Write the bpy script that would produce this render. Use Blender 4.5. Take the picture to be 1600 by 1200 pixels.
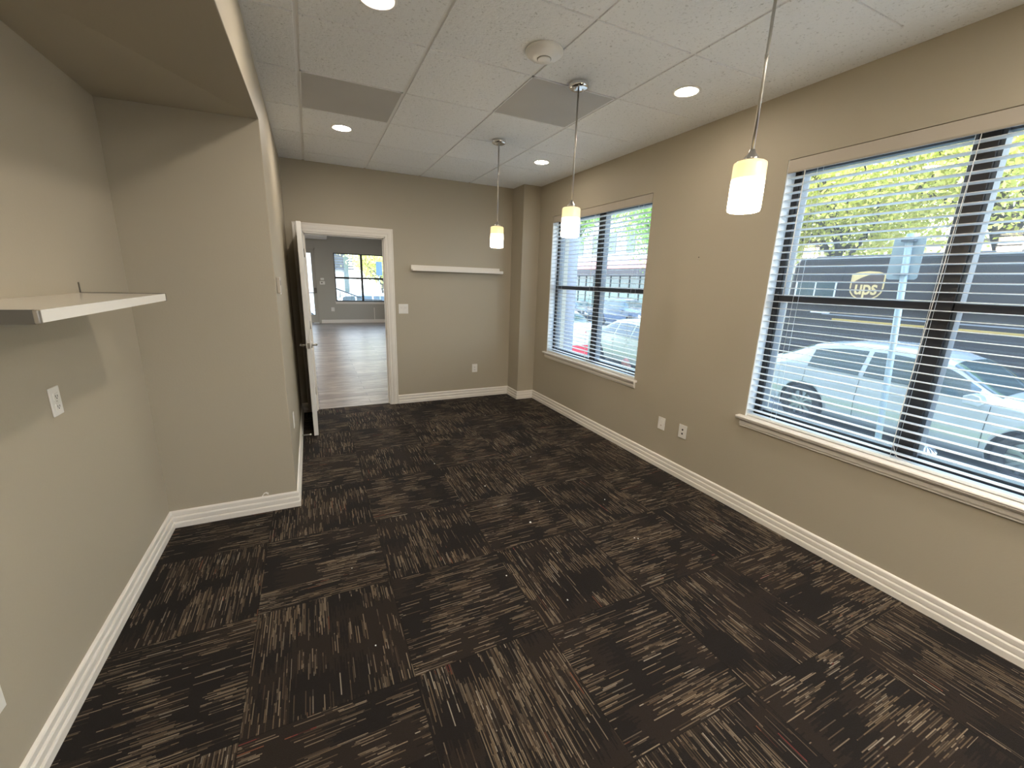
import bpy, bmesh, math, random
import numpy as np
from mathutils import Vector, Matrix

for o in list(bpy.data.objects):
    bpy.data.objects.remove(o, do_unlink=True)
SC = bpy.context.scene
COL = SC.collection
random.seed(7)
R = math.radians

# ------------------------------------------------------------------ camera
EYE = 1.5707
cam_data = bpy.data.cameras.new('camera')
cam_data.sensor_fit = 'HORIZONTAL'
cam_data.sensor_width = 36.0
cam_data.lens = 36.0 * 649.77 / 1600.0
cam_data.clip_start = 0.02
cam_data.clip_end = 400
cam = bpy.data.objects.new('camera', cam_data)
COL.objects.link(cam)
rt = Vector((0.90345438, -0.42757683, 0.0307935))
up = Vector((0.07559475, 0.22961168, 0.97034216))
fw = Vector((0.42196637, 0.87433205, -0.23976624))
m = Matrix((rt, up, -fw)).transposed().to_4x4()
m.translation = Vector((0, 0, EYE))
cam.matrix_world = m
SC.camera = cam

# ------------------------------------------------------------------ world, sun, exposure
SC.view_settings.view_transform = 'Standard'
SC.view_settings.look = 'None'
SC.view_settings.gamma = 1.0
SC.view_settings.exposure = 1.22
SC.view_settings.use_curve_mapping = False
SC.cycles.use_denoising = True
SC.cycles.max_bounces = 10
SC.cycles.diffuse_bounces = 6
SC.cycles.transparent_max_bounces = 24
SC.cycles.sample_clamp_indirect = 6.0
SC.cycles.caustics_reflective = False
SC.cycles.caustics_refractive = False

W = bpy.data.worlds.new('sky')
SC.world = W
W.use_nodes = True
wn, wl = W.node_tree.nodes, W.node_tree.links
wn.clear()
wo = wn.new('ShaderNodeOutputWorld')
wb = wn.new('ShaderNodeBackground')
wt = wn.new('ShaderNodeTexCoord')
ws = wn.new('ShaderNodeSeparateXYZ')
wr = wn.new('ShaderNodeValToRGB')
wl.new(wt.outputs['Generated'], ws.inputs[0])
wl.new(ws.outputs['Z'], wr.inputs[0])
wr.color_ramp.elements[0].position = 0.0
wr.color_ramp.elements[0].color = (0.95, 0.98, 1.0, 1)
wr.color_ramp.elements[1].position = 0.8
wr.color_ramp.elements[1].color = (0.45, 0.66, 1.0, 1)
wl.new(wr.outputs[0], wb.inputs[0])
wb.inputs[1].default_value = 3.0
wl.new(wb.outputs[0], wo.inputs[0])

SUN_E = 4.6
sd = bpy.data.lights.new('sun', 'SUN')
sd.energy = SUN_E
sd.angle = R(0.6)
sd.color = (1.0, 0.93, 0.82)
sun = bpy.data.objects.new('sun', sd)
COL.objects.link(sun)
sun.rotation_euler = Vector((0.55, 0.45, -0.70)).to_track_quat('-Z', 'Y').to_euler()
sun.location = (-8, -10, 20)

CAN_E = 105.0      # emission of the recessed lamps
FILL_E = 19.0    # emission of the fill panels added out of view behind the camera
PEND_E = 20.0      # emission of the pendant shades

# ------------------------------------------------------------------ measures
XR, YB, XL, XA, YA, H = 2.703, 5.25, -0.188, -0.895, 2.998, 2.725
XE = 2.953           # outside face of the street wall
YF = -6.2            # wall behind the camera
YR = 15.5            # far wall of the next room
HR = 3.3             # its ceiling
GX, GY, G = 0.0354, 1.85, 0.6096

def gz(y):           # street level, falling gently along the street
    return -0.72 - 0.02 * (y - 3)

# ------------------------------------------------------------------ helpers
def tag(o, label=None, cat=None, group=None, kind=None):
    if label: o['label'] = label
    if cat: o['category'] = cat
    if group: o['group'] = group
    if kind: o['kind'] = kind
    return o

def empty(name, loc=(0, 0, 0), rz=0.0):
    o = bpy.data.objects.new(name, None)
    COL.objects.link(o)
    o.location = loc
    o.rotation_euler = (0, 0, rz)
    o.empty_display_size = 0.1
    return o

def copy_tree(o, parent=None):
    c = o.copy()
    COL.objects.link(c)
    c.parent = parent
    for ch in list(o.children):
        copy_tree(ch, c)
    return c

class MB:
    """collects shapes; build() links them as one mesh object"""
    def __init__(self):
        self.bm = bmesh.new()
    def box(self, a, b, rot=None):
        x0, y0, z0 = a; x1, y1, z1 = b
        c = [(x0,y0,z0),(x1,y0,z0),(x1,y1,z0),(x0,y1,z0),(x0,y0,z1),(x1,y0,z1),(x1,y1,z1),(x0,y1,z1)]
        if rot: c = [rot(Vector(p)) for p in c]
        v = [self.bm.verts.new(p) for p in c]
        for f in ((0,3,2,1),(4,5,6,7),(0,1,5,4),(1,2,6,5),(2,3,7,6),(3,0,4,7)):
            self.bm.faces.new([v[i] for i in f])
        return self
    def cyl(self, p0, p1, r0, r1=None, n=24, cap=True):
        r1 = r0 if r1 is None else r1
        p0, p1 = Vector(p0), Vector(p1)
        d = (p1 - p0).normalized()
        a = d.orthogonal().normalized(); b = d.cross(a)
        A = [self.bm.verts.new(p0 + (a*math.cos(t)+b*math.sin(t))*r0) for t in [2*math.pi*i/n for i in range(n)]]
        B = [self.bm.verts.new(p1 + (a*math.cos(t)+b*math.sin(t))*r1) for t in [2*math.pi*i/n for i in range(n)]]
        for i in range(n):
            self.bm.faces.new((A[i], A[(i+1)%n], B[(i+1)%n], B[i])).smooth = True
        if cap:
            self.bm.faces.new(A[::-1]); self.bm.faces.new(B)
        return self
    def tube(self, pts, r, n=8):
        pts = [Vector(p) for p in pts]
        rings = []
        a = None
        for i, p in enumerate(pts):
            d = (pts[min(i+1, len(pts)-1)] - pts[max(i-1, 0)]).normalized()
            a = d.orthogonal().normalized() if a is None else (a - d*a.dot(d)).normalized()
            b = d.cross(a)
            rr = r[i] if isinstance(r, (list, tuple)) else r
            rings.append([self.bm.verts.new(p + (a*math.cos(2*math.pi*k/n)+b*math.sin(2*math.pi*k/n))*rr) for k in range(n)])
        for A, B in zip(rings, rings[1:]):
            for k in range(n):
                self.bm.faces.new((A[k], A[(k+1)%n], B[(k+1)%n], B[k])).smooth = True
        self.bm.faces.new(rings[0][::-1]); self.bm.faces.new(rings[-1])
        return self
    def lathe(self, prof, c=(0,0,0), n=40, smooth=True):
        c = Vector(c); rings = []
        for r, z in prof:
            if r < 1e-6: rings.append([self.bm.verts.new(c + Vector((0,0,z)))])
            else: rings.append([self.bm.verts.new(c + Vector((r*math.cos(2*math.pi*k/n), r*math.sin(2*math.pi*k/n), z))) for k in range(n)])
        for A, B in zip(rings, rings[1:]):
            for k in range(n):
                a = (A[k%len(A)], A[(k+1)%len(A)]); b = (B[k%len(B)], B[(k+1)%len(B)])
                vs = []
                for v in (a[0], a[1], b[1], b[0]):
                    if v not in vs: vs.append(v)
                if len(vs) > 2:
                    self.bm.faces.new(vs).smooth = smooth
        return self
    def prism(self, poly, o, u, v, w, closed=True):
        """poly in the plane o+u*a+v*b, extruded by the vector w"""
        o, u, v, w = map(Vector, (o, u, v, w))
        A = [self.bm.verts.new(o + u*a + v*b) for a, b in poly]
        B = [self.bm.verts.new(o + u*a + v*b + w) for a, b in poly]
        n = len(poly)
        for i in range(n):
            self.bm.faces.new((A[i], A[(i+1)%n], B[(i+1)%n], B[i]))
        self.bm.faces.new(A[::-1]); self.bm.faces.new(B)
        return self
    def build(self, name, mat, parent=None, bevel=0.0, seg=2, weld=False, offset=None):
        if weld: bmesh.ops.remove_doubles(self.bm, verts=self.bm.verts, dist=1e-5)
        bmesh.ops.recalc_face_normals(self.bm, faces=self.bm.faces)
        me = bpy.data.meshes.new(name)
        self.bm.to_mesh(me); self.bm.free()
        if mat: me.materials.append(mat)
        o = bpy.data.objects.new(name, me)
        COL.objects.link(o)
        if parent:
            o.parent = parent
        if offset: o.location = offset
        if bevel:
            b = o.modifiers.new('bevel', 'BEVEL')
            b.width = bevel; b.segments = seg; b.limit_method = 'ANGLE'; b.angle_limit = R(35)
        return o

def structure(o):
    o['kind'] = 'structure'
    return o

# ------------------------------------------------------------------ materials
def nodes(name):
    mt = bpy.data.materials.new(name)
    mt.use_nodes = True
    return mt, mt.node_tree.nodes, mt.node_tree.links, mt.node_tree.nodes['Principled BSDF']

def mat(name, col, rough=0.5, metal=0.0, spec=0.5, bump=0.0, scale=200.0, var=0.0, vscale=3.0, coat=0.0):
    mt, n, l, p = nodes(name)
    p.inputs['Base Color'].default_value = (*col, 1)
    p.inputs['Roughness'].default_value = rough
    p.inputs['Metallic'].default_value = metal
    p.inputs['Specular IOR Level'].default_value = spec
    p.inputs['Coat Weight'].default_value = coat
    tc = n.new('ShaderNodeTexCoord')
    if var:
        nz = n.new('ShaderNodeTexNoise'); nz.inputs['Scale'].default_value = vscale; nz.inputs['Detail'].default_value = 4
        l.new(tc.outputs['Object'], nz.inputs['Vector'])
        mx = n.new('ShaderNodeMix'); mx.data_type = 'RGBA'
        mx.inputs[6].default_value = (*[c*(1-var) for c in col], 1)
        mx.inputs[7].default_value = (*[min(1, c*(1+var)) for c in col], 1)
        l.new(nz.outputs['Fac'], mx.inputs[0]); l.new(mx.outputs[2], p.inputs['Base Color'])
    if bump:
        nb = n.new('ShaderNodeTexNoise'); nb.inputs['Scale'].default_value = scale; nb.inputs['Detail'].default_value = 3
        l.new(tc.outputs['Object'], nb.inputs['Vector'])
        b = n.new('ShaderNodeBump'); b.inputs['Strength'].default_value = bump; b.inputs['Distance'].default_value = 0.002
        l.new(nb.outputs['Fac'], b.inputs['Height']); l.new(b.outputs[0], p.inputs['Normal'])
    return mt

def emis(name, col, e):
    mt, n, l, p = nodes(name)
    p.inputs['Base Color'].default_value = (0.8, 0.8, 0.8, 1)
    p.inputs['Emission Color'].default_value = (*col, 1)
    p.inputs['Emission Strength'].default_value = e
    return mt

M = {}
M['wall'] = mat('wall_paint', (0.43, 0.385, 0.30), 0.55, bump=0.25, scale=90, spec=0.35)
M['wall2'] = mat('wall_paint_next_room', (0.42, 0.40, 0.35), 0.6, bump=0.2, scale=90)
M['white'] = mat('white_trim_paint', (0.80, 0.76, 0.70), 0.35, bump=0.05, scale=40)
M['door'] = mat('white_door_paint', (0.76, 0.75, 0.73), 0.35)
M['valance'] = mat('valance_vinyl', (0.47, 0.42, 0.35), 0.4, bump=0.05, scale=20)
M['blind'] = mat('blind_white', (0.80, 0.84, 0.86), 0.35)
M['bronze'] = mat('dark_bronze_frame', (0.035, 0.032, 0.032), 0.35, metal=0.3)
M['track'] = mat('grey_window_track', (0.12, 0.135, 0.15), 0.4, metal=0.3)
M['plastic'] = mat('white_plastic', (0.82, 0.80, 0.76), 0.3)
M['slot'] = mat('dark_slot', (0.02, 0.02, 0.02), 0.6)
M['nickel'] = mat('brushed_nickel', (0.55, 0.52, 0.48), 0.28, metal=1.0)
M['chrome'] = mat('polished_chrome', (0.75, 0.75, 0.76), 0.08, metal=1.0)
M['shelf'] = mat('white_melamine', (0.80, 0.74, 0.66), 0.12)
M['shelf_edge'] = mat('white_shelf_edge', (0.86, 0.84, 0.79), 0.35)
M['steel'] = mat('grey_steel', (0.16, 0.15, 0.13), 0.45, metal=0.4)
M['diffuser'] = mat('diffuser_panel', (0.50, 0.49, 0.47), 0.6, var=0.10, vscale=2.5)
M['crumb'] = mat('white_crumb', (0.85, 0.84, 0.80), 0.7)
M['car_glass'] = mat('car_glass', (0.03, 0.055, 0.06), 0.05, spec=0.9)
M['rubber'] = mat('tyre_rubber', (0.03, 0.03, 0.035), 0.8)
M['alloy'] = mat('alloy_wheel', (0.32, 0.34, 0.37), 0.3, metal=0.8)
M['silver'] = mat('silver_car_paint', (0.50, 0.54, 0.58), 0.25, metal=0.3, coat=0.6)
M['green_silver'] = mat('pale_champagne_paint', (0.52, 0.55, 0.48), 0.3, metal=0.2, coat=0.5)
M['navy'] = mat('navy_car_paint', (0.05, 0.08, 0.15), 0.2, coat=0.8)
M['black_paint'] = mat('black_car_paint', (0.03, 0.04, 0.055), 0.2, coat=0.8)
M['white_paint'] = mat('white_car_paint', (0.85, 0.85, 0.85), 0.25, coat=0.5)
M['lamp_red'] = mat('tail_lamp_red', (0.75, 0.03, 0.05), 0.2)
M['lamp_clear'] = mat('head_lamp', (0.75, 0.78, 0.8), 0.1)
M['truck'] = mat('truck_brown_paint', (0.040, 0.034, 0.036), 0.3, coat=0.4, var=0.1)
M['gold'] = mat('gold_stripe', (0.60, 0.40, 0.10), 0.4)
M['logo_gold'] = mat('logo_gold', (0.80, 0.58, 0.26), 0.4)
M['logo_brown'] = mat('logo_brown', (0.11, 0.07, 0.05), 0.4)
M['galv'] = mat('galvanised_steel', (0.38, 0.46, 0.50), 0.45, metal=0.3, var=0.1, vscale=12)
M['asphalt'] = mat('asphalt', (0.16, 0.17, 0.19), 0.9, bump=0.4, scale=60, var=0.2)
M['concrete'] = mat('sidewalk_concrete', (0.48, 0.48, 0.47), 0.9, bump=0.3, scale=30, var=0.12)
M['pillar'] = mat('pillar_concrete', (0.33, 0.34, 0.40), 0.8, var=0.1)
M['grass'] = mat('grass', (0.30, 0.36, 0.10), 0.95, var=0.4, vscale=14)
M['bark'] = mat('tree_bark', (0.13, 0.11, 0.09), 0.9, var=0.3, vscale=8, bump=0.6, scale=30)
M['red'] = mat('red_metal', (0.75, 0.05, 0.08), 0.4)
M['awning'] = mat('faded_red_roof', (0.30, 0.13, 0.115), 0.8, var=0.1)
M['fascia'] = mat('dark_fascia', (0.05, 0.045, 0.05), 0.6)
M['stucco'] = mat('white_stucco', (0.50, 0.49, 0.48), 0.9, var=0.04)
M['shop_glass'] = mat('shop_glass', (0.07, 0.13, 0.125), 0.08, spec=0.8)
M['pale_glass'] = mat('pale_window_glass', (0.08, 0.11, 0.11), 0.08, spec=0.8)
M['grey_louvre'] = mat('grey_louvre', (0.07, 0.08, 0.10), 0.6)
M['blue_sign'] = mat('blue_sign', (0.10, 0.20, 0.33), 0.5)
M['hydrant'] = mat('weathered_hydrant', (0.30, 0.12, 0.10), 0.6)
M['facade'] = mat('outside_facade', (0.55, 0.52, 0.47), 0.9)

# glass pane: clear, faint reflection, a pale bluish veil standing in for glare
mt, n, l, p = nodes('window_glass')
n.remove(p)
out = n['Material Output']
tr = n.new('ShaderNodeBsdfTransparent'); tr.inputs[0].default_value = (0.93, 0.97, 0.98, 1)
gl = n.new('ShaderNodeBsdfGlossy'); gl.inputs['Roughness'].default_value = 0.02
df = n.new('ShaderNodeBsdfTranslucent'); df.inputs[0].default_value = (0.8, 0.9, 1.0, 1)
lw_ = n.new('ShaderNodeLayerWeight'); lw_.inputs[0].default_value = 0.5
pw_ = n.new('ShaderNodeMath'); pw_.operation = 'POWER'; pw_.inputs[1].default_value = 5
l.new(lw_.outputs['Facing'], pw_.inputs[0])
fr = n.new('ShaderNodeMath'); fr.operation = 'MULTIPLY_ADD'; fr.inputs[1].default_value = 0.9; fr.inputs[2].default_value = 0.03
l.new(pw_.outputs[0], fr.inputs[0])
m1 = n.new('ShaderNodeMixShader'); m2 = n.new('ShaderNodeMixShader')
m1.inputs[0].default_value = 0.022
l.new(tr.outputs[0], m1.inputs[1]); l.new(df.outputs[0], m1.inputs[2])
l.new(fr.outputs[0], m2.inputs[0]); l.new(m1.outputs[0], m2.inputs[1]); l.new(gl.outputs[0], m2.inputs[2])
l.new(m2.outputs[0], out.inputs[0])
M['glass'] = mt

# leaves
def leaf_mat(name, c0, c1):
    mt, n, l, p = nodes(name)
    n.remove(p)
    out = n['Material Output']
    geo = n.new('ShaderNodeNewGeometry')
    rp = n.new('ShaderNodeValToRGB')
    rp.color_ramp.elements[0].color = (*c0, 1); rp.color_ramp.elements[1].color = (*c1, 1)
    l.new(geo.outputs['Random Per Island'], rp.inputs[0])
    d = n.new('ShaderNodeBsdfDiffuse'); t = n.new('ShaderNodeBsdfTranslucent')
    mx = n.new('ShaderNodeMixShader'); mx.inputs[0].default_value = 0.6
    l.new(rp.outputs[0], d.inputs[0]); l.new(rp.outputs[0], t.inputs[0])
    l.new(d.outputs[0], mx.inputs[1]); l.new(t.outputs[0], mx.inputs[2]); l.new(mx.outputs[0], out.inputs[0])
    return mt
M['leaf'] = leaf_mat('spring_leaves', (0.52, 0.55, 0.12), (0.98, 0.93, 0.42))
M['leaf2'] = leaf_mat('green_leaves', (0.28, 0.50, 0.10), (0.55, 0.72, 0.25))

# ceiling tile: off-white, fine fissures
mt, n, l, p = nodes('ceiling_tile')
tc = n.new('ShaderNodeTexCoord')
nz = n.new('ShaderNodeTexNoise'); nz.inputs['Scale'].default_value = 75; nz.inputs['Detail'].default_value = 5; nz.inputs['Roughness'].default_value = 0.65
vo = n.new('ShaderNodeTexNoise'); vo.inputs['Scale'].default_value = 45; vo.inputs['Detail'].default_value = 2
l.new(tc.outputs['Object'], nz.inputs[0]); l.new(tc.outputs['Object'], vo.inputs[0])
rp = n.new('ShaderNodeValToRGB')
rp.color_ramp.elements[0].position = 0.28; rp.color_ramp.elements[0].color = (0.50, 0.50, 0.49, 1)
rp.color_ramp.elements[1].position = 0.42; rp.color_ramp.elements[1].color = (0.85, 0.86, 0.865, 1)
l.new(nz.outputs['Fac'], rp.inputs[0]); l.new(rp.outputs[0], p.inputs['Base Color'])
ad = n.new('ShaderNodeMath'); ad.operation = 'ADD'; l.new(nz.outputs['Fac'], ad.inputs[0]); l.new(vo.outputs['Fac'], ad.inputs[1])
b = n.new('ShaderNodeBump'); b.inputs['Strength'].default_value = 0.55; b.inputs['Distance'].default_value = 0.006
l.new(ad.outputs[0], b.inputs['Height']); l.new(b.outputs[0], p.inputs['Normal'])
p.inputs['Roughness'].default_value = 0.9; p.inputs['Specular IOR Level'].default_value = 0.2
M['tile'] = mt
M['grid'] = mat('ceiling_grid_metal', (0.80, 0.80, 0.80), 0.4)

# carpet tiles: quarter-turned, dark ground, ragged clusters of tan yarn lines
def carpet():
    mt, n, l, p = nodes('carpet_tiles')
    def mth(op, a, b=None, c=None):
        k = n.new('ShaderNodeMath'); k.operation = op
        for i, v in enumerate((a, b, c)):
            if v is None: continue
            if isinstance(v, (int, float)): k.inputs[i].default_value = v
            else: l.new(v, k.inputs[i])
        return k.outputs[0]
    def comb(a, b, c):
        k = n.new('ShaderNodeCombineXYZ')
        for i, v in enumerate((a, b, c)):
            if isinstance(v, (int, float)): k.inputs[i].default_value = v
            else: l.new(v, k.inputs[i])
        return k.outputs[0]
    def wn_(v):
        k = n.new('ShaderNodeTexWhiteNoise'); k.noise_dimensions = '3D'
        l.new(v, k.inputs['Vector']); return k
    tc = n.new('ShaderNodeTexCoord'); sp = n.new('ShaderNodeSeparateXYZ'); l.new(tc.outputs['Object'], sp.inputs[0])
    tx = mth('DIVIDE', mth('SUBTRACT', sp.outputs[0], 0.27), 0.6096)
    ty = mth('DIVIDE', mth('SUBTRACT', sp.outputs[1], 1.372), 0.6096)
    ix, iy = mth('FLOOR', tx), mth('FLOOR', ty)
    fx, fy = mth('FRACT', tx), mth('FRACT', ty)
    par = mth('MODULO', mth('ABSOLUTE', mth('ADD', ix, iy)), 2.0)       # 1: yarn runs along y
    par = mth('GREATER_THAN', par, 0.5)
    inv = mth('SUBTRACT', 1.0, par)
    u = mth('ADD', mth('MULTIPLY', fy, par), mth('MULTIPLY', fx, inv))   # along the yarn, 0..1
    v = mth('ADD', mth('MULTIPLY', fx, par), mth('MULTIPLY', fy, inv))
    tid = mth('ADD', mth('MULTIPLY', ix, 17.0), mth('MULTIPLY', iy, 5.3))
    NL = 122.0
    lid = mth('FLOOR', mth('MULTIPLY', v, NL))
    lf = mth('FRACT', mth('MULTIPLY', v, NL))
    r1 = wn_(comb(lid, tid, 1.0))
    sr = n.new('ShaderNodeSeparateColor'); l.new(r1.outputs['Color'], sr.inputs[0])
    # every yarn slides a little, so cluster ends are ragged
    us = mth('ADD', u, mth('MULTIPLY', mth('SUBTRACT', sr.outputs[0], 0.5), 0.15))
    b1 = mth('FLOOR', mth('ADD', mth('MULTIPLY', us, 6.0), 0.2))
    b2 = mth('FLOOR', mth('MULTIPLY', v, 4.0))
    c1 = wn_(comb(b1, b2, tid))
    sc1 = n.new('ShaderNodeSeparateColor'); l.new(c1.outputs['Color'], sc1.inputs[0])
    dens = mth('POWER', sc1.outputs[0], 0.9)                             # share of lit yarns in the block
    # second, finer run of dashes per yarn
    us2 = mth('ADD', u, sr.outputs[1])
    seg = wn_(comb(b1, mth('ADD', lid, 0.5), tid))
    ss = n.new('ShaderNodeSeparateColor'); l.new(seg.outputs['Color'], ss.inputs[0])
    on = mth('LESS_THAN', ss.outputs[0], mth('ADD', mth('MULTIPLY', dens, 0.82), -0.10))
    # low block tint: blocks of brown ground
    tint = mth('MULTIPLY', mth('GREATER_THAN', sc1.outputs[1], 0.55), 0.55)
    prof = mth('SUBTRACT', 1.0, mth('POWER', mth('ABSOLUTE', mth('SUBTRACT', mth('MULTIPLY', lf, 2.0), 1.0)), 2.0))
    cutw = wn_(comb(mth('FLOOR', mth('MULTIPLY', us2, 15.0)), lid, mth('ADD', tid, 3.0)))
    on = mth('MULTIPLY', on, mth('ADD', 0.25, mth('MULTIPLY', mth('GREATER_THAN', cutw.outputs['Value'], 0.22), 0.75)))
    amt = mth('MULTIPLY', mth('MULTIPLY', on, prof), mth('ADD', 0.30, mth('MULTIPLY', ss.outputs[1], 0.70)))
    ground = n.new('ShaderNodeMix'); ground.data_type = 'RGBA'
    ground.inputs[6].default_value = (0.0135, 0.0100, 0.0088, 1); ground.inputs[7].default_value = (0.030, 0.020, 0.0145, 1)
    l.new(tint, ground.inputs[0])
    yc = n.new('ShaderNodeValToRGB'); cr = yc.color_ramp; cr.interpolation = 'CONSTANT'
    cr.elements[0].position = 0.0; cr.elements[0].color = (0.19, 0.135, 0.082, 1)
    cr.elements[1].position = 0.35; cr.elements[1].color = (0.29, 0.225, 0.155, 1)
    for pos, c in ((0.65, (0.11, 0.075, 0.046, 1)), (0.85, (0.40, 0.345, 0.27, 1)), (0.93, (0.27, 0.10, 0.05, 1)), (0.975, (0.24, 0.045, 0.04, 1))):
        e = cr.elements.new(pos); e.color = c
    yr = wn_(comb(mth('FLOOR', mth('MULTIPLY', v, 20.0)), mth('FLOOR', mth('MULTIPLY', us, 3.0)), tid))
    ys = mth('FRACT', mth('ADD', mth('MULTIPLY', yr.outputs['Value'], 0.35), mth('MULTIPLY', ss.outputs[2], 0.66)))
    l.new(ys, yc.inputs[0])
    mx = n.new('ShaderNodeMix'); mx.data_type = 'RGBA'
    l.new(amt, mx.inputs[0]); l.new(ground.outputs[2], mx.inputs[6]); l.new(yc.outputs[0], mx.inputs[7])
    # pile grain and tile seams
    nz = n.new('ShaderNodeTexNoise'); nz.inputs['Scale'].default_value = 420; nz.inputs['Detail'].default_value = 2
    l.new(tc.outputs['Object'], nz.inputs[0])
    ex = mth('MINIMUM', mth('MINIMUM', fx, mth('SUBTRACT', 1.0, fx)), mth('MINIMUM', fy, mth('SUBTRACT', 1.0, fy)))
    seam = mth('ADD', 0.6, mth('MULTIPLY', mth('GREATER_THAN', ex, 0.003), 0.4))
    gr = mth('MULTIPLY', seam, mth('ADD', 0.30, mth('MULTIPLY', nz.outputs['Fac'], 1.05)))
    vm = n.new('ShaderNodeVectorMath'); vm.operation = 'SCALE'
    l.new(mx.outputs[2], vm.inputs[0]); l.new(gr, vm.inputs['Scale'])
    l.new(vm.outputs[0], p.inputs['Base Color'])
    p.inputs['Roughness'].default_value = 0.95; p.inputs['Specular IOR Level'].default_value = 0.15
    p.inputs['Sheen Weight'].default_value = 0.03; p.inputs['Sheen Roughness'].default_value = 0.6
    b = n.new('ShaderNodeBump'); b.inputs['Strength'].default_value = 0.5; b.inputs['Distance'].default_value = 0.004
    l.new(nz.outputs['Fac'], b.inputs['Height']); l.new(b.outputs[0], p.inputs['Normal'])
    return mt
M['carpet'] = carpet()

# vinyl plank floor of the next room (planks run along x)
def planks():
    mt, n, l, p = nodes('grey_plank_floor')
    tc = n.new('ShaderNodeTexCoord'); mp = n.new('ShaderNodeMapping')
    l.new(tc.outputs['Object'], mp.inputs[0])
    br = n.new('ShaderNodeTexBrick')
    br.inputs['Scale'].default_value = 1.0; br.inputs['Brick Width'].default_value = 1.2; br.inputs['Row Height'].default_value = 0.18
    br.inputs['Mortar Size'].default_value = 0.003
    br.inputs['Color1'].default_value = (0.20, 0.155, 0.12, 1); br.inputs['Color2'].default_value = (0.34, 0.28, 0.23, 1)
    br.inputs['Mortar'].default_value = (0.06, 0.05, 0.045, 1)
    l.new(mp.outputs[0], br.inputs['Vector'])
    nz = n.new('ShaderNodeTexNoise'); nz.inputs['Scale'].default_value = 3; nz.inputs['Detail'].default_value = 6; nz.inputs['Distortion'].default_value = 1.2
    m2 = n.new('ShaderNodeMapping'); m2.inputs['Scale'].default_value = (1.0, 7.0, 1.0)
    l.new(tc.outputs['Object'], m2.inputs[0]); l.new(m2.outputs[0], nz.inputs[0])
    mx = n.new('ShaderNodeMix'); mx.data_type = 'RGBA'; mx.blend_type = 'MULTIPLY'; mx.inputs[0].default_value = 0.8
    rp = n.new('ShaderNodeValToRGB'); rp.color_ramp.elements[0].position = 0.35; rp.color_ramp.elements[0].color = (0.3, 0.28, 0.26, 1)
    rp.color_ramp.elements[1].position = 0.6; rp.color_ramp.elements[1].color = (1.1, 1.1, 1.1, 1)
    l.new(nz.outputs['Fac'], rp.inputs[0]); l.new(br.outputs['Color'], mx.inputs[6]); l.new(rp.outputs[0], mx.inputs[7])
    l.new(mx.outputs[2], p.inputs['Base Color'])
    p.inputs['Roughness'].default_value = 0.32
    p.inputs['Specular IOR Level'].default_value = 0.6
    b = n.new('ShaderNodeBump'); b.inputs['Strength'].default_value = 0.35; b.inputs['Distance'].default_value = 0.003
    l.new(nz.outputs['Fac'], b.inputs['Height']); l.new(b.outputs[0], p.inputs['Normal'])
    return mt
M['planks'] = planks()

def brick_mat():
    mt, n, l, p = nodes('brick')
    tc = n.new('ShaderNodeTexCoord'); mp = n.new('ShaderNodeMapping'); mp.inputs['Rotation'].default_value = (R(90), 0, R(90))
    l.new(tc.outputs['Object'], mp.inputs[0])
    br = n.new('ShaderNodeTexBrick'); br.inputs['Scale'].default_value = 2.0
    br.inputs['Color1'].default_value = (0.45, 0.22, 0.18, 1); br.inputs['Color2'].default_value = (0.55, 0.30, 0.25, 1)
    br.inputs['Mortar'].default_value = (0.6, 0.5, 0.45, 1)
    l.new(mp.outputs[0], br.inputs['Vector']); l.new(br.outputs['Color'], p.inputs['Base Color'])
    p.inputs['Roughness'].default_value = 0.9
    return mt
M['brick'] = brick_mat()

# lit pendant glass: warm where the socket is, white where the bulb is
mt, n, l, p = nodes('lit_pendant_glass')
tc = n.new('ShaderNodeTexCoord'); sp = n.new('ShaderNodeSeparateXYZ'); l.new(tc.outputs['Object'], sp.inputs[0])
mr = n.new('ShaderNodeMapRange'); mr.inputs[1].default_value = -0.865; mr.inputs[2].default_value = -0.69
l.new(sp.outputs[2], mr.inputs[0])
rp = n.new('ShaderNodeValToRGB')
rp.color_ramp.elements[0].position = 0.0; rp.color_ramp.elements[0].color = (1.0, 0.82, 0.60, 1)
rp.color_ramp.elements[1].position = 1.0; rp.color_ramp.elements[1].color = (0.016, 0.0115, 0.0045, 1)
e = rp.color_ramp.elements.new(0.42); e.color = (0.8, 0.66, 0.46, 1)
e = rp.color_ramp.elements.new(0.66); e.color = (0.024, 0.018, 0.0075, 1)
l.new(mr.outputs[0], rp.inputs[0]); l.new(rp.outputs[0], p.inputs['Emission Color'])
p.inputs['Emission Strength'].default_value = PEND_E
p.inputs['Base Color'].default_value = (0.8, 0.75, 0.6, 1); p.inputs['Roughness'].default_value = 0.2
M['pendant'] = mt
M['can'] = emis('recessed_lamp_lens', (1.0, 0.89, 0.76), CAN_E)

M['can_dim'] = emis('recessed_lamp_lens_window_row', (1.0, 0.87, 0.72), 42.0)

# ------------------------------------------------------------------ room shell
def wall_with_holes(name, axis, a0, a1, s0, s1, z0, z1, holes, material, outer=None):
    """wall slab; axis 'x': thickness from a0 to a1 in x, running s0..s1 in y (and the reverse for 'y')"""
    mb = MB()
    def add(sa, sb, za, zb):
        if sb - sa < 1e-4 or zb - za < 1e-4: return
        if axis == 'x': mb.box((a0, sa, za), (a1, sb, zb))
        else: mb.box((sa, a0, za), (sb, a1, zb))
    cur = s0
    for (h0, h1, b, t) in sorted(holes):
        add(cur, h0, z0, z1)
        add(h0, h1, z0, b)
        add(h0, h1, t, z1)
        cur = h1
    add(cur, s1, z0, z1)
    return structure(mb.build(name, material, weld=False))

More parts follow.
